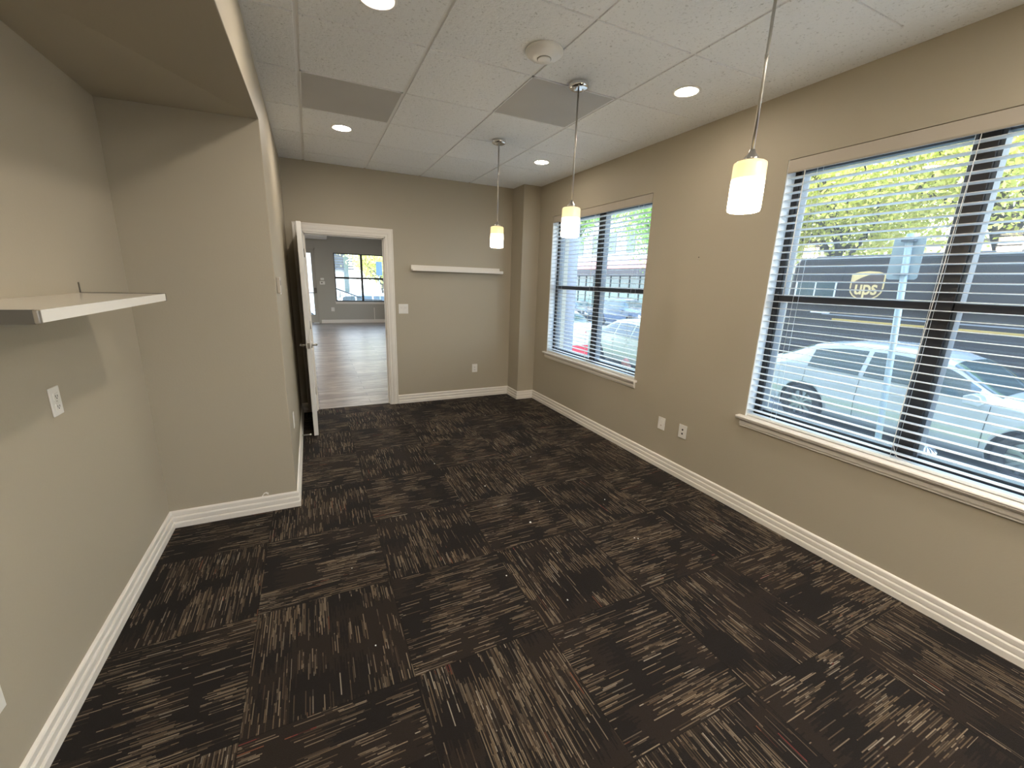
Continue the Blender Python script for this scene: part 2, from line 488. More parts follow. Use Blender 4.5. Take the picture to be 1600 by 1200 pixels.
WIN = [(0.155, 1.812), (2.950, 4.608)]                # the two windows over the street
WZ0, WZ1 = 0.700, 2.340
WIN_BACK = [(-2.64, -0.985), (-5.44, -3.78)]             # unseen, added behind the camera to let in more daylight
WIN_FAR = [(6.6, 8.25), (9.4, 11.05), (12.2, 13.85)]    # unseen, added along the facade to light the next room
holes = [(a, b, WZ0, WZ1) for a, b in WIN + WIN_FAR] + [(a, b, WZ0, WZ1) for a, b in WIN_BACK]
wall_with_holes('wall_right', 'x', XR, XE, YF - 0.2, YR + 0.25, -1.4, 3.6, holes, M['wall'])
DX0, DX1, DZ = -0.030, 0.830, 2.022
wall_with_holes('wall_back', 'y', YB, YB + 0.12, XL, XR, 0, H + 0.6, [(DX0, DX1, 0, DZ)], M['wall'])
# unseen upper storeys, added so that they shade the near half of the street
structure(MB().box((-8, YF - 6, 3.6), (XE, YR + 0.25, 15.0)).build('wall_added_storeys', M['facade']))
# column in the far right corner
structure(MB().box((2.464, 4.934, 0), (XR, YB, H)).build('wall_column', M['wall']))
# left side: alcove
structure(MB().box((XA - 0.12, YF, 0), (XA, YA, 2.5)).build('wall_left', M['wall']))
structure(MB().box((XA - 0.12, YA, 0), (XL, YB, H + 0.1)).build('wall_left_block', M['wall'], bevel=0.004))
# header over the alcove; its underside dips a little towards the front
mb = MB()
hp = [(YF, 2.26), (0.6, 2.285), (1.56, 2.335), (YA, 2.410), (YA, H + 0.1), (YF, H + 0.1)]
mb.prism(hp, (XA - 0.12, 0, 0), (0, 1, 0), (0, 0, 1), (XL - XA + 0.12, 0, 0))
hd = mb.build('wall_header', M['wall'], bevel=0.004)
structure(hd)
for v in hd.data.vertices:
    if v.co.z < 2.45 and v.co.x < XA: v.co.z = 2.388
structure(MB().box((XA - 0.12, YF - 0.12, 0), (XR, YF, H + 0.1)).build('wall_front', M['wall']))

# floors
structure(MB().box((XA - 0.12, YF - 0.12, -0.10), (XR, YB + 0.06, 0)).build('floor', M['carpet']))
structure(MB().box((-4.0, YB + 0.06, -0.10), (XR, YR, 0)).build('floor_next_room', M['planks']))

# ceiling with tegular tiles
mb = MB()
EX = GX + 4 * G
mb.box((XA, YF, H + 0.007), (XR, YB, H + 0.06))
ce = mb.build('ceiling', M['grid'])
structure(ce)
tl = MB()
gap = 0.011
FILL_CELLS = [(2, -5, 'added square fill panel, unseen behind the camera, nearer row, mid room'), (3, -5, 'added square fill panel, unseen behind the camera, nearer row, window side'),
               (1, -10, 'added square fill panel, unseen behind the camera, farther row, alcove side'), (3, -10, 'added square fill panel, unseen behind the camera, farther row, window side')]
vent_cells = {(0, 2), (2, 1)} | {(i, j) for i, j, lb in FILL_CELLS}
xs = [XL] + [GX + i*G for i in range(5)]
ys = [YF] + [GY + j*G for j in range(-13, 6)] + [YB]
for i in range(len(xs) - 1):
    for j in range(len(ys) - 1):
        a, b = xs[i], xs[i+1]; c, d = ys[j], ys[j+1]
        jj = round((c - GY) / G)
        if i >= 1 and (i - 1, jj) in vent_cells: continue
        x0 = a + (gap if i else 0.006); x1 = b - gap if i < 4 else b
        y0 = c + (gap*0.45 if j else 0.0); y1 = d - gap*0.45
        tl.box((x0, y0, H), (x1, y1, H + 0.012))
tl.box((EX, YF, H), (XR, YB, H + 0.012))
structure(tl.build('ceiling_tiles', M['tile'], ce, bevel=0.002))
# a thin wall moulding on the left
structure(MB().box((XL, YF, H - 0.002), (XL + 0.012, YB, H + 0.008)).build('trim_1', M['grid']))

# baseboards: stepped profile swept along the walls
PROF = [(0, 0), (0.019, 0), (0.019, 0.031), (0.016, 0.037), (0.011, 0.038), (0.011, 0.042), (0.015, 0.044), (0.015, 0.067), (0.012, 0.073), (0.007, 0.074), (0.007, 0.078), (0.011, 0.080), (0.011, 0.101), (0.008, 0.107), (0.002, 0.111), (0, 0.111)]
def baseboard(name, path, mtl=None, parent=None):
    """path: 2D points; the board sits to the left of the walking direction"""
    pts = [Vector(p) for p in path]
    mb = MB(); rings = []
    for i, p in enumerate(pts):
        ns = []
        if i > 0: d = (p - pts[i-1]).normalized(); ns.append(Vector((-d.y, d.x)))
        if i < len(pts)-1: d = (pts[i+1] - p).normalized(); ns.append(Vector((-d.y, d.x)))
        nn = ns[0] if len(ns) == 1 else (ns[0] + ns[1]) / (1 + ns[0].dot(ns[1]))
        rings.append([mb.bm.verts.new((p.x + nn.x*t, p.y + nn.y*t, z)) for t, z in PROF])
    for A, B in zip(rings, rings[1:]):
        for k in range(len(PROF)):
            mb.bm.faces.new((A[k], A[(k+1) % len(PROF)], B[(k+1) % len(PROF)], B[k]))
    mb.bm.faces.new(rings[0]); mb.bm.faces.new(rings[-1][::-1])
    return structure(mb.build(name, mtl or M['white']))
baseboard('baseboard_right', [(XR, YF), (XR, 4.934), (2.464, 4.934), (2.464, YB)])
baseboard('baseboard_back', [(2.464, YB), (DX1 + 0.095, YB)])
baseboard('baseboard_back_left', [(DX0 - 0.092, YB), (XL, YB)])
baseboard('baseboard_left', [(XL, YB), (XL, YA), (XA, YA), (XA, YF)])

# ------------------------------------------------------------------ door with casing
def casing(name, x0, x1, z1, y, sgn, w=0.092):
    """colonial casing around an opening on the face y (sgn: direction out of the wall)"""
    prof = [(0.0, 0.010), (0.006, 0.014), (0.030, 0.014), (0.036, 0.018), (0.062, 0.018), (0.068, 0.013), (0.086, 0.016), (w, 0.016)]
    mb = MB()
    def sweep(corners):
        rings = []
        for t, d in [(0, 0)] + prof + [(w, 0)]:
            rings.append([mb.bm.verts.new((c[0] + c[2]*t, y + sgn*d, c[1] + c[3]*t)) for c in corners])
        for A, B in zip(rings, rings[1:]):
            for k in range(len(corners)-1):
                mb.bm.faces.new((A[k], A[k+1], B[k+1], B[k]))
    sweep([(x0, 0, -1, 0), (x0, z1, -1, 1), (x1, z1, 1, 1), (x1, 0, 1, 0)])
    return structure(mb.build(name, M['white']))
casing('trim_2', DX0, DX1, DZ, YB, -1)
casing('trim_3', DX0, DX1, DZ, YB + 0.12, 1)
# jamb lining and stop
mb = MB()
mb.box((DX0 - 0.001, YB - 0.006, 0), (DX0 + 0.012, YB + 0.126, DZ)).box((DX1 - 0.012, YB - 0.006, 0), (DX1 + 0.001, YB + 0.126, DZ))
mb.box((DX0, YB - 0.006, DZ - 0.012), (DX1, YB + 0.126, DZ + 0.001))
mb.box((DX0 + 0.012, YB + 0.045, 0), (DX0 + 0.022, YB + 0.08, DZ - 0.012)).box((DX1 - 0.022, YB + 0.045, 0), (DX1 - 0.012, YB + 0.08, DZ - 0.012)).box((DX0, YB + 0.045, DZ - 0.022), (DX1, YB + 0.08, DZ - 0.012))
structure(mb.build('trim_4', M['white']))
# strike plate
structure(MB().box((DX1 - 0.0135, YB + 0.008, 0.88), (DX1 - 0.0115, YB + 0.035, 0.95)).build('trim_5', M['nickel']))

dr = empty('door_1', (-0.030, YB - 0.008, 0.0)); structure(dr)
tag(dr, 'open white panelled door seen nearly edge on at left of the doorway', 'door')
# leaf: local x from -0.04 (thickness) to 0, y from -0.885 to 0
LW, T = 0.885, 0.040
mb = MB()
st, rl, rb = 0.115, 0.115, 0.24
z0, z1 = 0.012, 2.030
mb.box((-T, -LW, z0), (0, -LW + st, z1)).box((-T, -st, z0), (0, 0, z1))
mb.box((-T, -LW + st, z1 - rl), (0, -st, z1)).box((-T, -LW + st, z0), (0, -st, z0 + rb))
mb.build('frame', M['door'], dr, bevel=0.003)
mb = MB()
mb.box((-T + 0.012, -LW + st - 0.004, z0 + rb - 0.004), (-0.012, -st + 0.004, z1 - rl + 0.004))
for sx in (0, 1):       # sticking around the panel
    xa, xb = (-0.013, -0.003) if sx else (-T + 0.003, -T + 0.013)
    mb.box((xa, -LW + st, z0 + rb), (xb, -LW + st + 0.016, z1 - rl)).box((xa, -st - 0.016, z0 + rb), (xb, -st, z1 - rl))
    mb.box((xa, -LW + st, z1 - rl - 0.016), (xb, -st, z1 - rl)).box((xa, -LW + st, z0 + rb), (xb, -st, z0 + rb + 0.016))
mb.build('panel', M['door'], dr, bevel=0.003)
h = MB()
hy, hz = -LW + 0.065, 0.915
for s in (1, -1):
    xo = 0 if s > 0 else -T
    h.cyl((xo, hy, hz), (xo + s*0.009, hy, hz), 0.031, 0.029)
    h.cyl((xo, hy, hz), (xo + s*0.048, hy, hz), 0.010)
    h.tube([(xo + s*0.046, hy - 0.008, hz), (xo + s*0.050, hy + 0.02, hz), (xo + s*0.050, hy + 0.06, hz - 0.001), (xo + s*0.046, hy + 0.108, hz - 0.004)], [0.010, 0.0095, 0.008, 0.006], 12)
h.build('handle', M['nickel'], dr)
MB().box((-T*0.5 - 0.0125, -LW - 0.0012, hz - 0.028), (-T*0.5 + 0.0125, -LW + 0.001, hz + 0.028)).build('latch_plate', M['nickel'], dr)
for z in (0.25, 1.02, 1.80):
    MB().cyl((0.004, 0.004, z - 0.045), (0.004, 0.004, z + 0.045), 0.006, n=12).build('hinge', M['nickel'], dr)

# spring door stop on the left baseboard
sp = empty('door_stop', (XL + 0.017, 4.27, 0.062))
tag(sp, 'small spring door stop with white tip on the left baseboard behind the open door', 'door stop')
hel = [(0.004 + 0.062*i/120, 0.0055*math.cos(i*0.9), 0.0055*math.sin(i*0.9)) for i in range(121)]
MB().tube(hel, 0.0011, 6).build('spring', M['nickel'], sp)
MB().cyl((0, 0, 0), (0.005, 0, 0), 0.011).build('base', M['nickel'], sp)
MB().cyl((0.064, 0, 0), (0.078, 0, 0), 0.0075, 0.0085).build('tip', M['plastic'], sp, bevel=0.002)

# ------------------------------------------------------------------ windows
def window(idx, y0, y1, parent_kind='x', x_in=XR, detail=True, glass=True):
    """double hung pair in the street wall, opening y0..y1"""
    w = empty('window_%d' % idx, (x_in, (y0+y1)/2, WZ0)); structure(w)
    o = (-x_in, -(y0+y1)/2, -WZ0)
    fx0, fx1 = x_in + 0.085, x_in + 0.165
    yc = (y0 + y1) / 2 - 0.035
    zc = 1.513
    fr = MB()
    ft = 0.032
    fr.box((fx0, y0, WZ0), (fx1, y0 + ft, WZ1)).box((fx0, y1 - ft, WZ0), (fx1, y1, WZ1))
    fr.box((fx0, y0, WZ1 - 0.045), (fx1, y1, WZ1)).box((fx0, y0, WZ0), (fx1, y1, WZ0 + 0.035))
    fr.build('frame', M['bronze'], w, bevel=0.002, offset=o)
    MB().box((fx0 - 0.004, yc - 0.022, WZ0), (fx1, yc + 0.050, WZ1)).build('mullion', M['bronze'], w, bevel=0.002, offset=o)
    for (a, b) in ((y0 + ft, yc - 0.022), (yc + 0.050, y1 - ft)):
        s = MB()    # sash tracks, lighter
        s.box((fx0 + 0.012, a, WZ0 + 0.035), (fx1 - 0.005, a + 0.016, WZ1 - 0.045)).box((fx0 + 0.012, b - 0.016, WZ0 + 0.035), (fx1 - 0.005, b, WZ1 - 0.045))
        s.box((fx0 + 0.03, a, WZ1 - 0.062), (fx1 - 0.005, b, WZ1 - 0.045)).box((fx0 + 0.03, a, WZ0 + 0.035), (fx1 - 0.005, b, WZ0 + 0.050))
        s.build('sash_track', M['track'], w, offset=o)
        MB().box((fx0 + 0.004, a + 0.002, zc - 0.021), (fx1 - 0.01, b - 0.002, zc + 0.021)).build('meeting_rail', M['bronze'], w, bevel=0.002, offset=o)
        if glass:
            MB().box((fx0 + 0.040, a + 0.012, WZ0 + 0.042), (fx0 + 0.044, b - 0.012, WZ1 - 0.055)).build('pane', M['glass'], w, offset=o)
    if detail:
        s = MB()
        s.prism([(-0.042, -0.010), (-0.046, -0.003), (-0.042, 0.004), (0.085, 0.004), (0.085, -0.016), (-0.042, -0.016)], (x_in, y0 - 0.04, WZ0), (1, 0, 0), (0, 0, 1), (0, y1 - y0 + 0.08, 0))
        s.build('sill', M['white'], w, bevel=0.002, offset=o)
        s = MB()
        s.prism([(0, -0.016), (-0.024, -0.016), (-0.024, -0.028), (-0.017, -0.034), (-0.017, -0.056), (-0.011, -0.066), (-0.011, -0.072), (0, -0.078)], (x_in, y0 - 0.02, WZ0), (1, 0, 0), (0, 0, 1), (0, y1 - y0 + 0.04, 0))
        s.build('apron', M['white'], w, offset=o)
        for a, b in ((y0 - 0.0005, y0 + 0.004), (y1 - 0.004, y1 + 0.0005)):
            MB().box((x_in + 0.004, a, WZ0), (fx0, b, WZ1)).build('jamb_liner', M['blind'], w, offset=o)
    return w
window(1, *WIN[1]); window(2, *WIN[0])
for k, (a, b) in enumerate(WIN_FAR): window(4 + k, a, b)
for k, (a, b) in enumerate(WIN_BACK): window(9 + k, a, b)

def blind(y0, y1, label):
    b = empty('window_blind', (XR + 0.03, (y0+y1)/2, WZ1 - 0.002))
    tag(b, label, 'blind', 'white horizontal blinds in the street windows')
    W2 = (y1 - y0) / 2 - 0.006
    top = -0.002
    # valance, headrail
    v = MB(); v.prism([(-0.030, 0.0), (-0.018, 0.0), (-0.018, -0.072), (-0.026, -0.072), (-0.030, -0.064)], (0, -W2, top), (1, 0, 0), (0, 0, 1), (0, 2*W2, 0))
    v.build('valance', M['valance'], b)
    MB().box((-0.014, -W2 + 0.01, -0.062), (0.035, W2 - 0.01, -0.012)).build('headrail', M['blind'], b, bevel=0.002)
    # slats
    s = MB()
    tilt = R(3)
    pitch = 0.0438
    n = 36
    z = -0.098
    zs = []
    for i in range(n):
        zz = z - i*pitch
        if zz < -(WZ1 - WZ0) + 0.05: break
        zs.append(zz)
        ring = []
        for (x, dz) in ((-0.025, 0), (0, 0.0020), (0.025, 0)):
            ring.append((x*math.cos(tilt), dz - x*math.sin(tilt)))
        th = 0.0026
        prof = ring + [(x, q - th) for x, q in ring[::-1]]
        jz = random.uniform(-0.0012, 0.0012)
        s.prism(prof, (0.006, -W2 + random.uniform(0, 0.003), zz + jz), (1, 0, 0), (0, 0, 1), (0, 2*W2 - 0.003, random.uniform(-0.0015, 0.0015)))
    s.build('slats', M['blind'], b)
    zb = -(WZ1 - WZ0) + 0.018
    MB().box((-0.019, -W2, zb - 0.008), (0.031, W2, zb + 0.008)).build('bottom_rail', M['blind'], b, bevel=0.003)
    for yy in (-W2 + 0.17, 0.0, W2 - 0.17):
        c = MB()
        for x in (-0.021, 0.033):
            c.cyl((x, yy, -0.05), (x, yy, zb), 0.0009, n=6)
        for zz in zs: c.box((-0.02, yy - 0.0006, zz - 0.0042), (0.032, yy + 0.0006, zz - 0.0034))
        c.build('ladder_cord', M['blind'], b)
    pts = [(-0.036, 0.0, -0.07)]
    w = MB(); w.cyl((-0.024, W2 - 0.10, -0.06), (-0.028, W2 - 0.11, -0.80), 0.0028, n=8); w.build('wand', M['plastic'], b)
    c = MB()
    c.tube([(-0.024, -0.02, -0.06), (-0.028, -0.012, -0.7), (-0.028, 0.0, -1.35), (-0.029, -0.004, -1.54), (-0.030, -0.03, -1.595), (-0.03, -0.10, -1.612)], 0.0014, 6)
    c.build('lift_cord', M['plastic'], b)
    return b
blind(*WIN[1], 'white horizontal blind in the far window beside the corner column')
blind(*WIN[0], 'white horizontal blind in the near window at the right with delivery truck outside')

# ------------------------------------------------------------------ ceiling fittings
def pendant():
    r = empty('pendant_lamp', (0, 0, H))
    MB().lathe([(0, 0.002), (0.058, 0.002), (0.060, -0.003), (0.060, -0.018), (0.056, -0.026), (0.046, -0.030), (0, -0.031)]).build('canopy', M['chrome'], r)
    for a in (0.03, -0.03):
        MB().cyl((a, 0, -0.030), (a, 0, -0.040), 0.0045, n=12).build('canopy_screw', M['nickel'], r)
    MB().cyl((0, 0, -0.028), (0, 0, -0.655), 0.0055, n=16).cyl((0, 0, -0.340), (0, 0, -0.352), 0.0068, n=16).build('rod', M['nickel'], r)
    MB().lathe([(0, -0.645), (0.010, -0.648), (0.013, -0.660), (0.026, -0.676), (0.028, -0.688), (0, -0.690)], n=28).build('socket_cap', M['nickel'], r)
    MB().lathe([(0, -0.688), (0.050, -0.690), (0.057, -0.695), (0.058, -0.704), (0.058, -0.856), (0.056, -0.864), (0.050, -0.867), (0.046, -0.862), (0.046, -0.72), (0, -0.71)], n=40).build('lamp_shade', M['pendant'], r)
    return r
p0 = pendant()
PX = 1.54
spots = [(2.405, 'hanging pendant lamp with lit white glass, the middle one of three'),
         (3.595, 'hanging pendant lamp with lit white glass farthest from the camera, before the wall shelf'),
         (1.180, 'hanging pendant lamp with lit white glass nearest, beside the truck window'),
         (-0.035, 'pendant lamp added above the camera, out of view, to light the left wall')]  # fourth pendant, added unseen to brighten left wall and ceiling
for i, (y, lb) in enumerate(spots):
    o = p0 if i == 0 else copy_tree(p0)
    o.location = (PX, y, H)
    tag(o, lb, 'pendant lamp', 'row of pendant lamps')
MB_ = None

def can():
    r = empty('recessed_light', (0, 0, H))
    MB().lathe([(0.064, 0.004), (0.066, -0.004), (0.080, -0.005), (0.084, -0.002), (0.084, 0.001)], n=48).build('trim_ring', M['plastic'], r)
    MB().lathe([(0, -0.0022), (0.045, -0.0020), (0.066, 0.0)], n=48).build('lens', M['can'], r)
    return r
c0 = can()
cans = [((0.353, -1.48), 'added round recessed light, unseen behind the camera on the alcove side'),  # this pair behind the camera is added to brighten the room
        ((2.165, -1.48), 'added round recessed light, unseen behind the camera on the window side'),
        ((0.330, 3.984), 'round recessed ceiling light above the open door, next to the left air panel'),
        ((2.171, 3.986), 'round recessed ceiling light near the far right corner column'),
        ((0.353, 2.175), 'round recessed ceiling light cut by the top edge of the photo'),
        ((2.165, 2.169), 'round recessed ceiling light close to the wall between the two windows'),
        ((0.353, 0.340), 'round recessed ceiling light above the camera on the alcove side'),
        ((2.165, 0.340), 'round recessed ceiling light above the camera on the window side')]
for i, ((x, y), lb) in enumerate(cans):
    o = c0 if i == 0 else copy_tree(c0)
    o.location = (x, y, H)
    if x > 1:      # the row along the windows is dimmer
        ln = [q for q in o.children if q.name.startswith('lens')][0]
        ln.data = ln.data.copy(); ln.data.materials[0] = M['can_dim']
    tag(o, lb, 'ceiling light', 'round recessed ceiling lights')

M['fill_lens'] = emis('ceiling_fill_lens', (1.0, 0.94, 0.86), FILL_E)
def fill_panel(i, j, label):  # square panels added behind the camera to brighten the room
    r = empty('ceiling_fill_panel', (GX + (i + 0.5)*G, GY + (j + 0.5)*G, H))
    tag(r, label, 'ceiling light', 'added fill panels behind the camera')
    a = G/2 - 0.012
    MB().box((-a + 0.02, -a + 0.02, -0.002), (a - 0.02, a - 0.02, 0.006)).build('diffuser', M['fill_lens'], r)
    f = MB()
    for q in ((-a, -a, a, -a + 0.02), (-a, a - 0.02, a, a), (-a, -a, -a + 0.02, a), (a - 0.02, -a, a, a)):
        f.box((q[0], q[1], -0.005), (q[2], q[3], 0.010))
    f.build('frame', M['grid'], r)
for (i, j, lb) in FILL_CELLS: fill_panel(i, j, lb)

def air_panel(i, j, label):
    x, y = GX + (i + 0.5)*G, GY + (j + 0.5)*G
    r = empty('air_diffuser', (x, y, H))
    tag(r, label, 'air vent', 'flat grey perforated air panels')
    a = G/2 - 0.012
    MB().box((-a, -a, -0.001), (a, a, 0.010)).build('perforated_face', M['diffuser'], r, bevel=0.002)
    f = MB()
    b = a + 0.006
    for q in ((-b, -b, b, -a + 0.004), (-b, a - 0.004, b, b), (-b, -b, -a + 0.004, b), (a - 0.004, -b, b, b)):
        f.box((q[0], q[1], -0.0005), (q[2], q[3], 0.008))
    f.build('frame', M['grid'], r)
air_panel(0, 2, 'flat grey square air panel in the ceiling nearest the alcove')
air_panel(2, 1, 'flat grey square air panel in the ceiling behind the middle pendant')

r = empty('ceiling_sensor', (1.178, 2.183, H))
tag(r, 'white round dome sensor on the ceiling between air panel and top edge', 'ceiling sensor')
MB().lathe([(0, 0.0), (0.092, 0.0), (0.098, -0.008), (0.097, -0.016), (0.080, -0.030), (0.050, -0.040), (0.0, -0.042)], n=48).build('housing', M['plastic'], r)
MB().lathe([(0.034, -0.041), (0.034, -0.0445), (0.031, -0.046), (0.0, -0.048)], n=32).build('center_cap', M['plastic'], r)
MB().lathe([(0.0345, -0.040), (0.0345, -0.0425), (0.0365, -0.0425), (0.0365, -0.040)], n=32).build('ring', M['steel'], r)

# ------------------------------------------------------------------ shelves
s = empty('wall_shelf', (XA, 1.93, 1.452))
tag(s, 'deep white wall shelf with grey metal ends in the left alcove', 'shelf')
MB().box((0.001, -0.505, -0.016), (0.290, 0.515, 0.014)).build('board', M['shelf'], s, bevel=0.0015)
MB().box((0.290, -0.508, -0.0165), (0.2935, 0.513, 0.0142)).build('front_edge', M['shelf_edge'], s)
MB().box((0.001, 0.515, -0.019), (0.294, 0.5225, 0.016)).box((0.0005, 0.5165, 0.012), (0.004, 0.523, 0.058)).build('end_bracket', M['steel'], s)
b_ = MB(); b_.box((0.001, -0.515, -0.019), (0.284, -0.505, 0.016)); b_.build('end_cap', M['steel'], s)
b_ = MB(); b_.box((0.283, -0.5155, -0.0185), (0.2955, -0.503, 0.0155)); b_.build('corner_cap', M['nickel'], s, bevel=0.003)

s = empty('picture_ledge', (1.718, YB, 1.690))
tag(s, 'narrow white picture ledge on the back wall below the far pendant', 'shelf')
MB().box((-0.592, -0.014, -0.026), (0.574, -0.001, 0.036)).build('back_rail', M['white'], s, bevel=0.0015)
MB().box((-0.592, -0.088, -0.028), (0.592, -0.014, -0.012)).build('tray', M['white'], s, bevel=0.0015)
MB().box((-0.592, -0.096, -0.032), (0.592, -0.086, 0.002)).build('front_lip', M['white'], s, bevel=0.002)

# ------------------------------------------------------------------ wall plates
def plate(name, loc, nrm, label, cat, kind, w=0.072, hh=0.116, group=None):
    """wall plate; nrm: 'x-','x+','y-' is the direction it faces"""
    rz = {'y-': 0, 'x-': -math.pi/2, 'x+': math.pi/2}[nrm]
    r = empty(name, loc, rz)
    tag(r, label, cat, group)
    MB().box((-w/2, -0.006, -hh/2), (w/2, -0.0005, hh/2)).build('cover_plate', M['plastic'], r, bevel=0.002)
    if kind == 'outlet':
        for dz in (0.0195, -0.0195):
            MB().lathe([(0, 0.0), (0.0165, 0.0), (0.0165, 0.0)], n=4) if False else None
            f = MB().box((-0.0165, -0.0085, dz - 0.0135), (0.0165, -0.005, dz + 0.0135)).build('receptacle', M['plastic'], r, bevel=0.002)
            q = MB(); q.box((-0.0075, -0.0092, dz - 0.004), (-0.0052, -0.0083, dz + 0.005)).box((0.0052, -0.0092, dz - 0.004), (0.0075, -0.0083, dz + 0.004)).cyl((0, -0.0092, dz - 0.008), (0, -0.0083, dz - 0.008), 0.0026, n=10)
            q.build('slots', M['slot'], f)
        MB().cyl((0, -0.0075, 0), (0, -0.0055, 0), 0.003, n=12).build('screw', M['nickel'], r)
    elif kind == 'switch2':
        for x in (-0.023, 0.023):
            MB().box((x - 0.0165, -0.0065, -0.033), (x + 0.0165, -0.0055, 0.033)).build('rocker_frame', M['grid'], r)
            MB().prism([(0, -0.0065), (-0.031, -0.0075), (-0.031, -0.0055), (0.031, -0.0055), (0.031, -0.0105)], (x - 0.0155, 0, 0), (0, 0, 1), (0, 1, 0), (0.031, 0, 0)).build('rocker', M['plastic'], r)
    elif kind == 'coax':
        for dz in (0.016, -0.018):
            MB().cyl((0, -0.0075, dz), (0, -0.005, dz), 0.0085, n=6).build('jack', M['slot'], r)
        for dz in (0.042, -0.042):
            MB().cyl((0, -0.0070, dz), (0, -0.0055, dz), 0.003, n=12).build('screw', M['plastic'], r)
    elif kind == 'decora':
        MB().box((-0.0165, -0.0075, -0.033), (0.0165, -0.0055, 0.033)).build('insert', M['plastic'], r, bevel=0.001)
        MB().box((-0.006, -0.0085, -0.022), (0.006, -0.0070, -0.012)).build('jack', M['valance'], r)
    return r
plate('wall_outlet', (XR, 2.551, 0.401), 'x-', 'white rectangular wall plate under the windows, the one farther from the camera', 'wall plate', 'decora', 0.078, 0.110)
plate('cable_plate', (XR, 2.317, 0.406), 'x-', 'white wall plate with two dark cable jacks below the window wall', 'wall plate', 'coax', 0.080, 0.114)
plate('light_switch', (1.020, YB, 1.201), 'y-', 'white double rocker light switch right of the doorway', 'light switch', 'switch2', 0.116, 0.116)
plate('wall_outlet', (1.957, YB, 0.402), 'y-', 'white outlet low on the back wall beneath the picture ledge', 'outlet', 'outlet', 0.076, 0.112)
plate('wall_outlet', (XA, 2.078, 1.082), 'x+', 'white outlet in the alcove under the deep white shelf', 'outlet', 'outlet', 0.068, 0.108)
plate('wall_outlet', (XA, 1.440, 0.385), 'x+', 'white outlet low on the left wall at the photo edge', 'outlet', 'outlet', 0.070, 0.114)
plate('wall_outlet', (XL, 3.400, 0.500), 'x+', 'white wall plate low on the narrow left wall before the door', 'wall plate', 'decora', 0.072, 0.114)
t = empty('thermostat', (XL, 3.13, 1.50))
tag(t, 'small beige thermostat on the left wall edge before the open door', 'thermostat')
MB().box((0.0005, -0.045, -0.050), (0.020, 0.045, 0.050)).build('body', M['valance'], t, bevel=0.004)
MB().box((0.020, -0.025, 0.0), (0.0212, 0.025, 0.030)).build('screen', M['steel'], t)
t = plate('wall_switch', (XL, 3.36, 1.49), 'x+', 'white single switch plate on the left wall beside the beige thermostat', 'light switch', 'decora', 0.07, 0.114)

nh = tag(MB().cyl((XR - 0.002, 2.389, 1.792), (XR + 0.001, 2.389, 1.792), 0.004, n=10).build('nail_head', M['slot']), 'tiny dark nail head on the wall between the two windows', 'nail')
# chipped paint above the alcove baseboard
mb = MB(); pl = [(-0.022, -0.010), (-0.008, 0.012), (0.008, 0.017), (0.020, 0.008), (0.018, -0.006), (0.010, 0.000), (0.004, 0.007), (-0.006, 0.004), (-0.016, -0.012)]
mb.prism(pl, (-0.376, YA - 0.0012, 0.122), (1, 0, 0), (0, 0, 1), (0, 0.0011, 0))
tag(mb.build('paint_chip', M['shelf_edge']), 'small pale paint chip on the alcove wall just above the baseboard', 'paint chip')

# crumbs on the carpet
crumbs = [((1.220, 2.174), 1.6, 'largest white crumb on the carpet, in mid floor'),
          ((1.754, 1.764), 1.0, 'left one of a close pair of white crumbs on the carpet below the wall plates'),
          ((1.772, 1.750), 1.0, 'right one of a close pair of white crumbs on the carpet below the wall plates'),
          ((0.855, 1.767), 1.0, 'tiny white crumb on the carpet, front left of the largest crumb'),
          ((1.068, 1.480), 1.0, 'tiny white crumb on the carpet, the nearest to the camera in mid floor'),
          ((1.082, 4.122), 1.0, 'tiny white crumb on the carpet well in front of the light switch'),
          ((1.127, 2.763), 1.1, 'tiny white crumb on the carpet, next one behind the largest crumb'),
          ((1.726, 3.133), 0.8, 'tiny white crumb on the carpet in line with the far window sill end'),
          ((1.411, 2.394), 0.8, 'tiny white crumb on the carpet just right and behind the largest crumb'),
          ((1.881, 2.232), 0.9, 'tiny white crumb on the carpet, the closest one to the cable plate'),
          ((1.220, 1.829), 0.7, 'tiny white crumb on the carpet just in front of the largest crumb'),
          ((1.237, 4.611), 0.7, 'tiny white crumb on the carpet nearest to the back wall, by the doorway'),
          ((0.869, 3.307), 1.0, 'tiny white crumb on the carpet in front of the doorway'),
          ((1.785, 4.412), 0.7, 'tiny white crumb on the carpet near the corner column'),
          ((0.094, 2.159), 0.6, 'tiny white crumb on the carpet closest to the alcove corner'),
          ((0.143, 1.588), 0.8, 'tiny white crumb on the carpet at the lower left, nearest to the left wall')]
cb = bmesh.new(); bmesh.ops.create_icosphere(cb, subdivisions=1, radius=0.0048)
for v in cb.verts: v.co *= random.uniform(0.7, 1.2); v.co.z = v.co.z*0.6
cm = bpy.data.meshes.new('crumb'); cb.to_mesh(cm); cb.free(); cm.materials.append(M['crumb'])
for (x, y), sc, lb in crumbs:
    o = bpy.data.objects.new('crumb', cm); COL.objects.link(o)
    o.location = (x, y, 0.003*sc); o.scale = (sc, sc, sc); o.rotation_euler = (0, 0, random.uniform(0, 6))
    tag(o, lb, 'crumb', 'tiny white crumbs scattered on the carpet')

